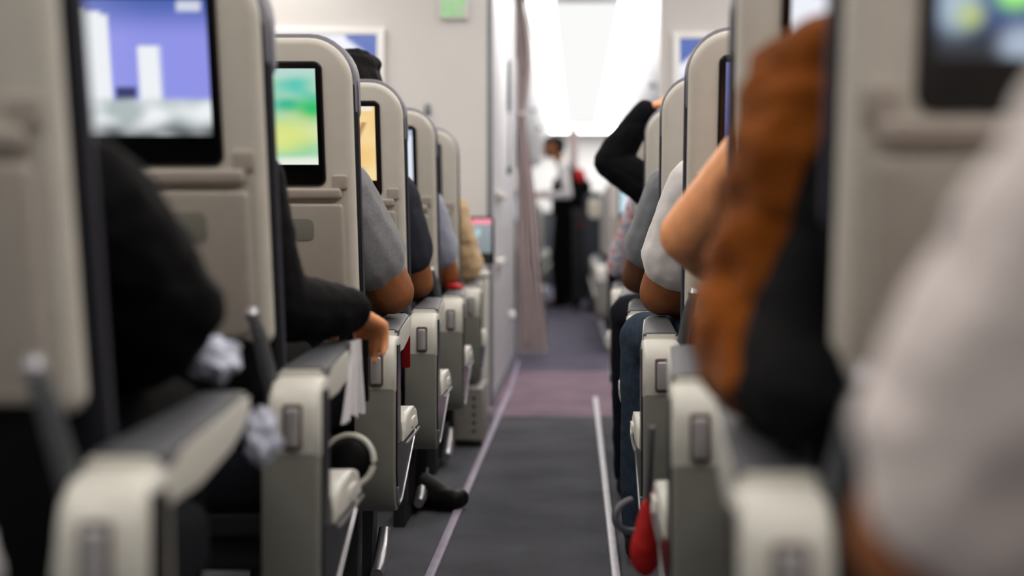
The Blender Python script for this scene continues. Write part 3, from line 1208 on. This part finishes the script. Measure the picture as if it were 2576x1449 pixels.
def face_parts(par, c, fwd, k=1.0):
    c = Vector(c)
    f = Vector(fwd).normalized()
    r = f.cross(Vector((0, 0, 1)))
    for q in (1, -1):
        bm = bmesh.new()
        ellipsoid(bm, c + f * 0.087 * k + r * q * 0.031 * k + Vector((0, 0, 0.002 * k)), 0.011 * k, 0.011 * k, 0.007 * k, 8)
        link_mesh('eye', bm, 'eye', par)
    bm = bmesh.new()
    capsule(bm, c + f * 0.086 * k + r * 0.018 * k - Vector((0, 0, 0.058 * k)), 0.0055 * k, c + f * 0.086 * k - r * 0.018 * k - Vector((0, 0, 0.058 * k)), 0.0055 * k, 8)
    link_mesh('mouth', bm, 'lip', par)


def hair_part(par, c, fwd, m, k=1.0, curly=False, long=False):
    c = Vector(c)
    f = Vector(fwd).normalized()
    r = f.cross(Vector((0, 0, 1)))
    up = Vector((0, 0, 1))
    bm = bmesh.new()
    capsule(bm, c - f * 0.032 * k + up * 0.036 * k, 0.085 * k, c + f * 0.022 * k + up * 0.045 * k, 0.076 * k, 16)
    capsule(bm, c - f * 0.055 * k - up * 0.02 * k, 0.06 * k, c - f * 0.045 * k + up * 0.03 * k, 0.08 * k, 14)
    if long:
        for q in (1, -1):
            capsule(bm, c + r * q * 0.055 * k - f * 0.03 * k, 0.04 * k, c + r * q * 0.06 * k - f * 0.05 * k - up * 0.17 * k, 0.03 * k, 12)
    if curly:
        rnd = random.Random(3)
        for _ in range(60):
            a, e = rnd.uniform(0, 2 * PI), rnd.uniform(0.1, 1.4)
            p = c - f * 0.02 * k + up * 0.04 * k + 0.085 * k * (math.cos(a) * math.cos(e) * r + math.sin(a) * math.cos(e) * f * 0.8 - f * 0.02 + math.sin(e) * up)
            capsule(bm, p, 0.016 * k, p + Vector((0, 0, 0.002)), 0.016 * k, 8)
    fused('hair', bm, m, par, 0.007, 3 if curly else 5)


def shoe(par, ankle, toe, m='shoe'):
    a, t = Vector(ankle), Vector(toe)
    d = (t - a)
    d.z = 0
    d.normalize()
    bm = bmesh.new()
    capsule(bm, a + V(0, 0, 0.0), 0.05, a - d * 0.03 - V(0, 0, 0.045), 0.04, 12)
    heel = V(a.x, a.y, 0.036) - d * 0.035
    tip = V(a.x, a.y, 0.034) + d * 0.15
    sd = d.cross(V(0, 0, 1))
    for q in (-0.014, 0.014):
        capsule(bm, heel + sd * q, 0.034, tip + sd * q, 0.029, 12)
    capsule(bm, a - V(0, 0, 0.01), 0.048, tip + V(0, 0, 0.005) - d * 0.04, 0.03, 12)
    for v in bm.verts:
        if v.co.z < 0.004:
            v.co.z = 0.004
    fused('shoe', bm, m, par, 0.007, 3)


def seated(label, cx, D, s, S, E, W, shirt, sleeve, skin, hair, trousers, top=1.15, hand=None, hx=0.0, fat=1.0,
           knee=None, ankle=None, toe=None, curly=False, voxel=0.008, wrinkle=0.003, garment='shirt', arm_r=0.048, long=False, layer=None, shoes='shoe', extra=()):
    """a passenger; s = +1 when the aisle lies on +x; S, E, W = shoulder, elbow, wrist of the aisle arm"""
    p = thing('person', label, 'person', (0, 0, 0))
    S, E, W = Vector(S), Vector(E), Vector(W)
    So = V(2 * cx - S.x, S.y, S.z)
    Eo = V(cx - s * 0.2, D + 0.33, 0.68)
    Wo = V(cx - s * 0.03, D + 0.53, 0.645)
    hc = V(cx + hx, D + 0.27, top - 0.107)
    pel = V(cx, D + 0.27, 0.545)
    chest_z = S.z - 0.09
    neck = V(cx + hx * 0.5, D + 0.25, S.z + 0.02)
    hipA, hipB = V(cx + s * 0.085, D + 0.28, 0.535), V(cx - s * 0.085, D + 0.28, 0.535)
    kA = Vector(knee) if knee else V(cx + s * 0.12, D + 0.64, 0.53)
    kB = V(cx - s * 0.11, D + 0.64, 0.53)
    aA = Vector(ankle) if ankle else V(kA.x, D + 0.60, 0.085)
    aB = V(kB.x, D + 0.60, 0.085)
    tA = Vector(toe) if toe else aA + V(0, 0.2, 0)
    fwd = V(0, 1, 0)
    # body
    bm = bmesh.new()

    def torso(b, g):
        capsule(b, pel + V(-0.075, 0, 0.0), 0.095 + g, pel + V(0.075, 0, 0.0), 0.095 + g)
        for q in (-1, 1):
            capsule(b, V(cx + q * 0.065, D + 0.265, 0.56), 0.09 * fat + g, V(cx + q * 0.085, D + 0.25, chest_z), 0.085 * fat + g)
        capsule(b, V(cx - 0.12, D + 0.245, S.z - 0.04), 0.06 + g, V(cx + 0.12, D + 0.245, S.z - 0.04), 0.06 + g)

    def arm(b, g, sh, el, wr, upto=2.0, r=arm_r):
        sh_in = lerp(sh, V(cx, sh.y, sh.z), 0.35)
        capsule(b, sh_in, 0.06 + g, sh, r * 1.22 + g)
        if upto >= 1:
            capsule(b, sh, r * 1.22 + g, lerp(sh, el, 0.55), r * 1.04 + g)
            capsule(b, lerp(sh, el, 0.55), r * 1.04 + g, el, r * 0.9 + g)
            f2 = upto - 1
            capsule(b, el, r * 0.9 + g, lerp(el, wr, 0.3 * f2), r * 0.94 + g)
            capsule(b, lerp(el, wr, 0.3 * f2), r * 0.94 + g, lerp(el, wr, f2), r * (0.94 - 0.3 * f2) + g)
        elif upto > 0:
            capsule(b, sh, r * 1.22 + g, lerp(sh, el, upto), r * 1.1 + g * 1.3)

    torso(bm, 0)
    arm(bm, 0, S, E, W)
    arm(bm, 0, So, Eo, Wo)
    capsule(bm, neck, 0.055, hc - V(0, 0.01, 0.04), 0.05)
    head_caps(bm, hc, fwd)
    for h, kn, an in ((hipA, kA, aA), (hipB, kB, aB)):
        capsule(bm, h, 0.078, kn, 0.055)
        capsule(bm, kn, 0.053, lerp(kn, an, 0.35), 0.05)
        capsule(bm, lerp(kn, an, 0.35), 0.05, an, 0.036)
        capsule(bm, an, 0.035, an + (tA - aA) * 0.5 - V(0, 0, 0.04), 0.028)
    if hand:
        hand_caps(bm, W, *hand)
    else:
        dd = (W - E).normalized()
        hand_caps(bm, W, dd, (-dd.z * 0.2, 0.1, 1), (-s, 0.2, 0), 0.5)
    hand_caps(bm, Wo, (s * 0.5, 0.8, -0.1), (0, 0, 1), (s, 0, 0), 0.45)
    fused('body', bm, skin, p, voxel, 5)
    # top garment
    bm = bmesh.new()
    g = 0.013
    torso(bm, g)
    up = {'none': 0.12, 'short': 0.62, 'loose': 0.8, 'long': 1.95}[sleeve]
    if sleeve != 'none':
        arm(bm, g, S, E, W, up)
        arm(bm, g, So, Eo, Wo, up)
    capsule(bm, neck - V(0, 0, 0.02), 0.066, neck + V(0, 0, 0.012), 0.06)
    for q in extra:
        capsule(bm, *q)
    fused(garment, bm, shirt, p, voxel, 4, wrinkle)
    if layer:
        bm = bmesh.new()
        torso(bm, g + 0.008)
        arm(bm, g + 0.012, S, E, W, 1.25)
        arm(bm, g + 0.012, So, Eo, Wo, 1.25)
        fused('cardigan', bm, layer, p, voxel, 4, wrinkle * 1.5)
    # trousers
    bm = bmesh.new()
    capsule(bm, pel + V(-0.075, 0, -0.005), 0.104, pel + V(0.075, 0, -0.005), 0.104)
    for h, kn, an in ((hipA, kA, aA), (hipB, kB, aB)):
        capsule(bm, h, 0.088, kn, 0.067)
        capsule(bm, kn, 0.066, lerp(kn, an, 1.02), 0.055)
    fused('trousers', bm, trousers, p, 0.009, 4, 0.003)
    shoe(p, aA, tA, shoes)
    shoe(p, aB, aB + V(0, 0.2, 0), shoes)
    hair_part(p, hc, fwd, hair, curly=curly, long=long)
    face_parts(p, hc, fwd)
    return p


# left side, front of picture to bulkhead
seated('person in black jacket in the nearest left seat, arm bent', LX, 1.17, 1, (-0.505, 1.37, 0.80), (-0.455, 1.50, 0.70), (-0.56, 1.70, 0.63),
       'blackcloth', 'long', 'skin_tan', 'hair', 'blacktrousers', top=1.12, garment='jacket', arm_r=0.06, wrinkle=0.008)
seated('person with black sleeve resting a hand over armrest end', LX, 1.95, 1, (-0.53, 2.17, 0.86), (-0.475, 2.16, 0.665), (-0.392, 2.375, 0.648),
       'blackcloth', 'long', 'skin_warm', 'hair', 'blacktrousers', top=1.12, garment='jacket', arm_r=0.046, voxel=0.006,
       hand=((0.25, 0.9, -0.32), (0.15, 0.25, 1), (-1, 0.25, 0.1), 0.55, 0.98))
seated('person in grey short-sleeved tee leaning an elbow on armrest', LX, 2.75, 1, (-0.515, 2.93, 0.865), (-0.408, 3.02, 0.655), (-0.52, 3.22, 0.66),
       'grey_tee', 'short', 'skin_brown', 'hair', 'navytrousers', top=1.13, arm_r=0.058, voxel=0.006)
seated('person in charcoal ribbed tee with black curly hair above seat', LX, 3.55, 1, (-0.505, 3.76, 0.885), (-0.445, 3.86, 0.645), (-0.53, 4.05, 0.65),
       'charcoal_tee', 'short', 'skin_brown', 'hair', 'blacktrousers', top=1.262, hx=0.055, curly=True, arm_r=0.05,
       knee=(-0.53, 4.12, 0.53), ankle=(-0.475, 3.93, 0.085), toe=(-0.36, 3.88, 0.03))
seated('person in pale blue tee with bare brown forearm', LX, 4.35, 1, (-0.505, 4.56, 0.865), (-0.44, 4.68, 0.645), (-0.52, 4.86, 0.65),
       'paleblue_tee', 'short', 'skin_brown', 'hairbrown', 'navytrousers', top=1.12, arm_r=0.047)
seated('person in beige knit over purple top beside the bulkhead', LX, 5.15, 1, (-0.505, 5.36, 0.865), (-0.44, 5.47, 0.66), (-0.50, 5.70, 0.67),
       'purple', 'long', 'skin_tan', 'hairbrown', 'navytrousers', top=1.12, arm_r=0.05, layer='beige', garment='shirt', wrinkle=0.005)
RED_CLOTH = ((-0.415, 4.66, 0.603), (0.03, 0.06, 0.013))

# right side
seated('person in loose white shirt close by at right edge', RX, 0.30, -1, (0.315, 0.55, 0.90), (0.203, 0.755, 0.615), (0.30, 0.98, 0.60),
       'white_shirt', 'loose', 'skin_brown', 'hair', 'paletrousers', top=1.2, arm_r=0.06, wrinkle=0.006)
jk = seated('person in brown suede jacket in the nearest right seat', RX, 1.06, -1, (0.25, 1.30, 0.90), (0.185, 1.32, 0.675), (0.31, 1.56, 0.64),
       'suede', 'long', 'skin_tan', 'hairbrown', 'blacktrousers', top=1.18, garment='jacket', arm_r=0.064, wrinkle=0.016,
       extra=[((0.232, 1.30, 0.87), 0.088, (0.18, 1.34, 0.665), 0.068), ((0.185, 1.33, 0.70), 0.066, (0.178, 1.27, 0.655), 0.05)])
bm = bmesh.new()  # black lobes shaped to stand in for shade low on the jacket
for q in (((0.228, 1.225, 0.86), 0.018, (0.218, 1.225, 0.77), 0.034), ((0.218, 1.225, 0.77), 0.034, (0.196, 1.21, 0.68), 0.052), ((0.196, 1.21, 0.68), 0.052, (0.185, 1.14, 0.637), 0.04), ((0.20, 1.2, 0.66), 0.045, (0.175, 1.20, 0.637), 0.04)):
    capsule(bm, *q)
fused('shade_lobes', bm, 'blackcloth', jk, 0.008, 5, 0.006)['label'] = 'black cloth shape standing in for shade on the jacket'
seated('person with bare tan arm bent beside the brown jacket', RX, 1.85, -1, (0.285, 2.10, 0.905), (0.176, 2.20, 0.78), (0.31, 2.40, 0.68),
       'blackknit', 'none', 'skin_warm', 'hairbrown', 'blacktrousers', top=1.12, arm_r=0.05, long=True, garment='vest_top')
seated('person in white short-sleeved tee with brown forearm and jeans', RX, 2.65, -1, (0.275, 2.95, 0.87), (0.192, 3.05, 0.652), (0.31, 3.24, 0.65),
       'white_tee', 'short', 'skin_brown', 'hair', 'jeans', top=1.12, arm_r=0.06, knee=(0.168, 3.30, 0.53), ankle=(0.162, 3.29, 0.085))
seated('person in slate grey tee with dark brown arm', RX, 3.45, -1, (0.26, 3.75, 0.895), (0.172, 3.87, 0.66), (0.30, 4.04, 0.65),
       'grey_shirt', 'short', 'skin_dark', 'hair', 'navytrousers', top=1.12, arm_r=0.052, knee=(0.165, 4.10, 0.54), ankle=(0.165, 4.08, 0.085))
seated('person in black long sleeves with hand raised to head', RX, 4.25, -1, (0.275, 4.57, 0.915), (0.115, 4.62, 1.025), (0.235, 4.60, 1.195),
       'blackknit', 'long', 'skin_warm', 'hair', 'blacktrousers', top=1.2, hx=-0.05, arm_r=0.05, voxel=0.006,
       hand=((0.75, 0.1, 0.45), (-0.4, 0.0, 0.9), (0, -1, 0), 0.25, 0.95))
seated('person in white and pink printed long sleeves', RX, 5.05, -1, (0.26, 5.36, 0.88), (0.172, 5.47, 0.66), (0.30, 5.64, 0.65),
       'patterned', 'long', 'skin_tan', 'hairbrown', 'navytrousers', top=1.12, arm_r=0.047)


# ------------------------------------------------------------------ standing attendant
def attendant():
    X, Y = -0.125, 14.8
    p = thing('person', 'flight attendant in white shirt and black vest standing in aisle', 'person', (X, Y, 0))
    f = V(-1, 0.1, 0).normalized()
    r = f.cross(V(0, 0, 1))        # his right side
    hc = V(-0.125, 0, 1.715)
    shL, shR = V(-0.02, -0.19, 1.49), V(0.0, 0.19, 1.49)
    elL, wrL = V(0.035, -0.235, 1.20), V(-0.19, -0.22, 1.19)
    elR, wrR = V(-0.04, 0.24, 1.22), V(-0.26, 0.18, 1.22)
    hips = [V(0.0, -0.09, 0.96), V(0.05, 0.09, 0.96)]
    knees = [V(-0.055, -0.1, 0.52), V(0.085, 0.1, 0.52)]
    ank = [V(-0.04, -0.11, 0.09), V(0.12, 0.11, 0.09)]

    def torso(b, g):
        for q in (-1, 1):
            capsule(b, V(0.035, q * 0.075, 1.0), 0.098 + g, V(0.045, q * 0.095, 1.38), 0.093 + g)
        capsule(b, V(0.01, -0.13, 1.46), 0.062 + g, V(0.01, 0.13, 1.46), 0.062 + g)

    def arm(b, g, a, e, w_, t=1.0):
        capsule(b, a * 1.0, 0.062 + g, lerp(a, e, 0.5), 0.05 + g)
        capsule(b, lerp(a, e, 0.5), 0.05 + g, e, 0.043 + g)
        capsule(b, e, 0.043 + g, lerp(e, w_, t), 0.031 + g)

    bm = bmesh.new()
    torso(bm, 0)
    arm(bm, 0, shL, elL, wrL)
    arm(bm, 0, shR, elR, wrR)
    capsule(bm, V(-0.01, 0, 1.5), 0.058, hc + V(0.02, 0, -0.05), 0.052)
    head_caps(bm, hc, f, 1.08)
    for h, k, a in zip(hips, knees, ank):
        capsule(bm, h, 0.088, k, 0.058)
        capsule(bm, k, 0.056, lerp(k, a, 0.35), 0.052)
        capsule(bm, lerp(k, a, 0.35), 0.052, a, 0.038)
        capsule(bm, a, 0.036, a + f * 0.1 - V(0, 0, 0.04), 0.03)
    hand_caps(bm, wrL, (-1, 0.05, 0.05), (0, -0.4, 0.9), (0.0, 1, 0.3), 0.45)
    hand_caps(bm, wrR, (-1, -0.05, 0.05), (0, 0.4, 0.9), (0.0, -1, 0.3), 0.45)
    fused('body', bm, 'skin_brown', p, 0.0065, 5)
    bm = bmesh.new()
    torso(bm, 0.01)
    arm(bm, 0.006, shL, elL, wrL, 0.93)
    arm(bm, 0.013, shR, elR, wrR, 0.93)
    capsule(bm, V(-0.015, 0, 1.5), 0.068, V(-0.035, 0, 1.55), 0.062)
    fused('shirt', bm, 'white_tee', p, 0.008, 4, 0.003)
    bm = bmesh.new()
    torso(bm, 0.024)
    capsule(bm, V(0.09, -0.07, 1.02), 0.09, V(0.11, -0.06, 1.38), 0.08)
    capsule(bm, V(0.09, 0.07, 1.02), 0.09, V(0.11, 0.06, 1.38), 0.08)
    capsule(bm, V(-0.05, -0.08, 1.04), 0.095, V(-0.045, -0.07, 1.32), 0.09)
    capsule(bm, V(-0.035, 0.06, 1.04), 0.09, V(-0.03, 0.05, 1.32), 0.085)
    fused('vest', bm, 'blackcloth', p, 0.008, 4, 0.002)
    bm = bmesh.new()
    for h, k, a in zip(hips, knees, ank):
        capsule(bm, h + V(0, 0, 0.05), 0.116, k, 0.096)
        capsule(bm, k, 0.096, lerp(k, a, 0.97), 0.082)
    fused('trousers', bm, 'blacktrousers', p, 0.009, 4, 0.003)
    for a in ank:
        shoe(p, a, a + f * 0.2)
    hair_part(p, hc, f, 'hair', 1.08)
    face_parts(p, hc, f, 1.08)


attendant()

# ------------------------------------------------------------------ service cart and what stands on it
ct = thing('service_cart', 'dark service cart in the aisle beside the attendant', 'cart', (0.055, 14.12, 0))
bm = bmesh.new()
box(bm, -0.1, 0.1, -0.28, 0.28, 0.12, 1.0, 0.01)
link_mesh('body', bm, 'cart', ct)
bm = bmesh.new()
box(bm, -0.103, 0.103, -0.29, 0.29, 1.0, 1.035, 0.01)
link_mesh('top_rail', bm, 'legmetal', ct)
bm = bmesh.new()
box(bm, -0.085, 0.085, -0.288, -0.27, 0.16, 0.97, 0.006)
dr = link_mesh('door', bm, 'cart', ct)
bm = bmesh.new()
box(bm, -0.03, 0.03, -0.305, -0.285, 0.86, 0.89, 0.005)
link_mesh('latch', bm, 'darkred', dr)
for sx in (-0.075, 0.075):
    for sy in (-0.25, 0.25):
        bm = bmesh.new()
        lathe(bm, [(0.001, -0.012), (0.05, -0.012), (0.056, 0), (0.05, 0.012), (0.001, 0.012)], (sx, sy, 0.058), 'x', 16)
        wl = link_mesh('wheel', bm, 'blackmatte', ct)
        bm = bmesh.new()
        box(bm, sx - 0.018, sx + 0.018, sy - 0.02, sy + 0.02, 0.07, 0.125, 0.003)
        link_mesh('fork', bm, 'legmetal', wl)
bg = thing('bag', 'black soft bag on the service cart top', 'bag', (0.055, 14.15, 1.035))
bm = bmesh.new()
slab(bm, 0, 0.15, 0.19, 0.3, 0.05, -0.12, 0.12, 0.04)
fused('pouch', bm, 'blackcloth', bg, 0.01, 3, 0.004)
bm = bmesh.new()
tube(bm, [(-0.05, 0, 0.29), (-0.04, 0, 0.34), (0.04, 0, 0.34), (0.05, 0, 0.29)], 0.007, 8)
link_mesh('handle', bm, 'blackcloth', bg)
rp = thing('pouch', 'bright red pouch on top of the black bag', 'pouch', (0.035, 14.09, 1.335))
bm = bmesh.new()
ellipsoid(bm, (0, 0, 0.05), 0.055, 0.045, 0.075, 14)
capsule(bm, (0.02, 0, 0.05), 0.03, (0.04, 0, -0.0), 0.03)
fused('bag', bm, 'red', rp, 0.008, 3, 0.003)

# charcoal seat with cream head pad further down the aisle
cs = thing('crew_seat', 'charcoal rounded seat with cream head pad beside the cart', 'seat', (0.175, 13.4, 0))
bm = bmesh.new()
slab(bm, 0, 0.80, 0.20, 0.80, (0.06, 0.06, 0.09, 0.09), 0.0, 0.09, 0.03)
link_mesh('backrest', bm, 'charcoalseat', cs)
bm = bmesh.new()
slab(bm, 0, 1.035, 0.125, 0.2, (0.06, 0.06, 0.04, 0.04), -0.012, 0.03, 0.01)
link_mesh('head_pad', bm, 'cream', cs)
bm = bmesh.new()
box(bm, -0.09, 0.09, 0.05, 0.35, 0.36, 0.44, 0.02)
link_mesh('seat', bm, 'charcoalseat', cs)
bm = bmesh.new()
box(bm, -0.04, 0.04, 0.1, 0.2, 0.0, 0.4, 0.01)
link_mesh('pedestal', bm, 'legmetal', cs)
# grey post behind the attendant
ps = thing('curtain', 'narrow grey curtain far down the cabin behind the attendant', 'curtain', (-0.04, 18.5, 0.0))
bm = bmesh.new()
NU = 40
rows = []
for j in range(9):
    z = 0.02 + 2.22 * j / 8
    rows.append([[bm.verts.new((-0.06 + 0.12 * i / NU, 0.02 * math.sin(i / NU * 6 * PI) + d, z)) for i in range(NU + 1)] for d in (0, 0.006)])
for a, b in zip(rows, rows[1:]):
    for d in (0, 1):
        for i in range(NU):
            bm.faces.new((a[d][i], a[d][i + 1], b[d][i + 1], b[d][i]))
    for i in (0, NU):
        bm.faces.new((a[0][i], a[1][i], b[1][i], b[0][i]))
link_mesh('cloth', bm, 'curtain', ps)

# ------------------------------------------------------------------ folding monitor of the bulkhead row
fm = thing('folding_monitor', 'small folding monitor with red bar on screen beside the bulkhead', 'monitor', (-0.418, 5.88, 0.0))
bm = bmesh.new()
slab(bm, 0, 0.755, 0.13, 0.205, 0.012, 0, 0.022, 0.005)
link_mesh('casing', bm, 'black', fm)
picture_mesh('display', 0, -0.001, 0.765, 0.108, 0.165, pic_status, fm)
bm = bmesh.new()
tube(bm, [(0, 0.02, 0.70), (0.0, 0.035, 0.66), (0, 0.03, 0.50), (0, 0.02, 0.2), (0, 0.02, 0.015)], 0.014, 10)
link_mesh('stalk', bm, 'lever', fm)
bm = bmesh.new()
slab(bm, 0, 0.02, 0.1, 0.12, 0.02, 0.0, 0.03, 0.006, axis='z')
link_mesh('base', bm, 'lever', fm)
cb = thing('console', 'pale grey console top below the folding monitor', 'console', (-0.44, 5.66, 0.0))
bm = bmesh.new()
box(bm, -0.05, 0.07, 0.0, 0.18, 0.0, 0.60, 0.015)
link_mesh('body', bm, 'armplastic', cb)
bm = bmesh.new()
box(bm, -0.052, 0.072, -0.004, 0.184, 0.60, 0.628, 0.01)
link_mesh('lid', bm, 'whitecap', cb)

# equipment box under the last left seat
eb = thing('equipment_box', 'grey box with row of small vents under last left seat', 'box', (-0.395, 5.02, 0.0))
bm = bmesh.new()
prism_x(bm, [(0.0, 0.03), (0.0, 0.215), (0.34, 0.215), (0.34, 0.0), (0.05, 0.0)], -0.055, 0.05, 0.008)
link_mesh('casing', bm, 'boxgrey', eb)
bm = bmesh.new()
for k in range(5):
    slab(bm, 0.02, 0.06 + 0.03 * k, 0.012, 0.01, 0.003, -0.002, 0.004, 0.001, n=3)
link_mesh('vent', bm, 'blackmatte', eb)


# ------------------------------------------------------------------ small loose things
def crumple(name, label, cat, c, r, m, seed, amp=0.35, group=None):
    bm = bmesh.new()
    bmesh.ops.create_icosphere(bm, subdivisions=4, radius=1)
    for v in bm.verts:
        n = v.co.normalized()
        q = 1 + amp * noise.noise(n * 2.2 + Vector((seed, 0, 0))) + 0.4 * amp * noise.noise(n * 5 + Vector((0, seed, 0)))
        v.co = Vector((n.x * r[0] * q, n.y * r[1] * q, n.z * r[2] * q))
    o = link_mesh(name, bm, m)
    o.location = c
    return tag(o, label, cat, group)


def cloth_hang(name, label, cat, x, y, z0, z1, wd, m, par_dir='y'):
    bm = bmesh.new()
    g = []
    for d in (0, 0.004):
        rows = []
        for j in range(17):
            t = j / 16
            ww = wd * (0.45 + 0.55 * (1 - t))
            rows.append([bm.verts.new((x + d + 0.008 * math.sin(5 * i / 20 * PI + t) * (1 - 0.4 * t), y - ww / 2 + ww * i / 20 + 0.02 * t, z0 + (z1 - z0) * t + 0.006 * math.sin(i) * (1 - t))) for i in range(21)])
        g.append(rows)
    for rows in g:
        for j in range(16):
            for i in range(20):
                bm.faces.new((rows[j][i], rows[j][i + 1], rows[j + 1][i + 1], rows[j + 1][i]))
    a, b = g
    for j in range(16):
        for i in (0, 20):
            bm.faces.new((a[j][i], b[j][i], b[j + 1][i], a[j + 1][i]))
    for i in range(20):
        for j in (0, 16):
            bm.faces.new((a[j][i], b[j][i], b[j][i + 1], a[j][i + 1]))
    return tag(link_mesh(name, bm, m), label, cat)


cloth_hang('cloth', 'white cloth hanging below the hand on the second left armrest', 'cloth', -0.378, 2.30, 0.475, 0.60, 0.2, 'whitecloth')
st = thing('strap', 'short black strap hanging beside the white cloth', 'strap', (-0.372, 2.42, 0.49))
bm = bmesh.new()
slab(bm, 0, 0.05, 0.012, 0.11, 0.004, -0.003, 0.003, 0.001, n=3)
link_mesh('webbing', bm, 'blackmatte', st)
crumple('plastic_bag', 'crumpled blue and white bag on the nearest left armrest end', 'bag', (-0.432, 1.64, 0.63), (0.03, 0.035, 0.024), 'bluewhite', 2)
crumple('tissue', 'crumpled white and blue tissue hanging below nearest left armrest end', 'tissue', (-0.372, 1.62, 0.54), (0.02, 0.025, 0.032), 'bluewhite', 5)
crumple('pillow', 'white pillow at the lower left corner of the cabin view', 'pillow', (-0.46, 0.93, 0.55), (0.055, 0.09, 0.04), 'whitecloth', 9, 0.15)

crumple('cloth', 'small red cloth under the elbow of the pale blue tee passenger', 'cloth', RED_CLOTH[0], RED_CLOTH[1], 'red', 4, 0.2)

hp = thing('headset', 'dark round earcup with pale rim beside the second left seat', 'headset', (-0.382, 2.30, 0.40))
bm = bmesh.new()
tube(bm, [(0.0 + 0.042 * math.cos(a), 0.01 * math.sin(a), 0.042 * math.sin(a)) for a in [2 * PI * i / 32 for i in range(32)]], 0.0055, 10, closed=True)
link_mesh('rim', bm, 'armplastic', hp)
bm = bmesh.new()
ellipsoid(bm, (-0.002, 0.006, 0), 0.039, 0.018, 0.039, 18)
link_mesh('ear_pad', bm, 'blackmatte', hp)
cbx = thing('cable', 'pale looped cable low beside the second right seat', 'cable', (0.115, 2.42, 0.29))
bm = bmesh.new()
tube(bm, [(-0.012 + 0.035 * math.cos(a), 0.02 * math.cos(a), -0.005 + 0.028 * math.sin(a)) for a in [PI * (0.55 + 1.15 * i / 24) for i in range(25)]], 0.006, 8)
link_mesh('loop', bm, 'headrest', cbx)
bm = bmesh.new()
tube(bm, [(-0.012 + 0.035 * math.cos(PI * 1.7), 0.02 * math.cos(PI * 1.7), -0.005 + 0.028 * math.sin(PI * 1.7)), (0.006, -0.1, 0.02), (0.004, -0.2, 0.1), (0.003, -0.28, 0.19)], 0.005, 8)
link_mesh('tail', bm, 'headrest', cbx)

rd = thing('pouch', 'red pouch hanging low beside the second right seat', 'pouch', (0.106, 2.12, 0.245))
bm = bmesh.new()
capsule(bm, (0, 0, 0.05), 0.022, (0.004, 0.0, 0.115), 0.011)
ellipsoid(bm, (0, 0, 0.045), 0.024, 0.02, 0.04, 14)
fused('bag', bm, 'red', rd, 0.005, 4, 0.002)
bm = bmesh.new()
tube(bm, [(0.004, 0, 0.115), (0.01, -0.03, 0.14), (0.02, -0.05, 0.15)], 0.004, 8)
link_mesh('cord', bm, 'darkred', rd)
rs = thing('seat_belt', 'dark red belt end hanging under the third left armrest', 'seat belt', (-0.40, 3.22, 0.47))
bm = bmesh.new()
slab(bm, 0, 0.035, 0.02, 0.075, 0.004, -0.002, 0.002, 0.001, n=3)
link_mesh('webbing', bm, 'darkred', rs)
bm = bmesh.new()
slab(bm, -0.028, 0.03, 0.026, 0.055, 0.006, -0.005, 0.005, 0.002, n=3)
link_mesh('buckle', bm, 'silver', rs)
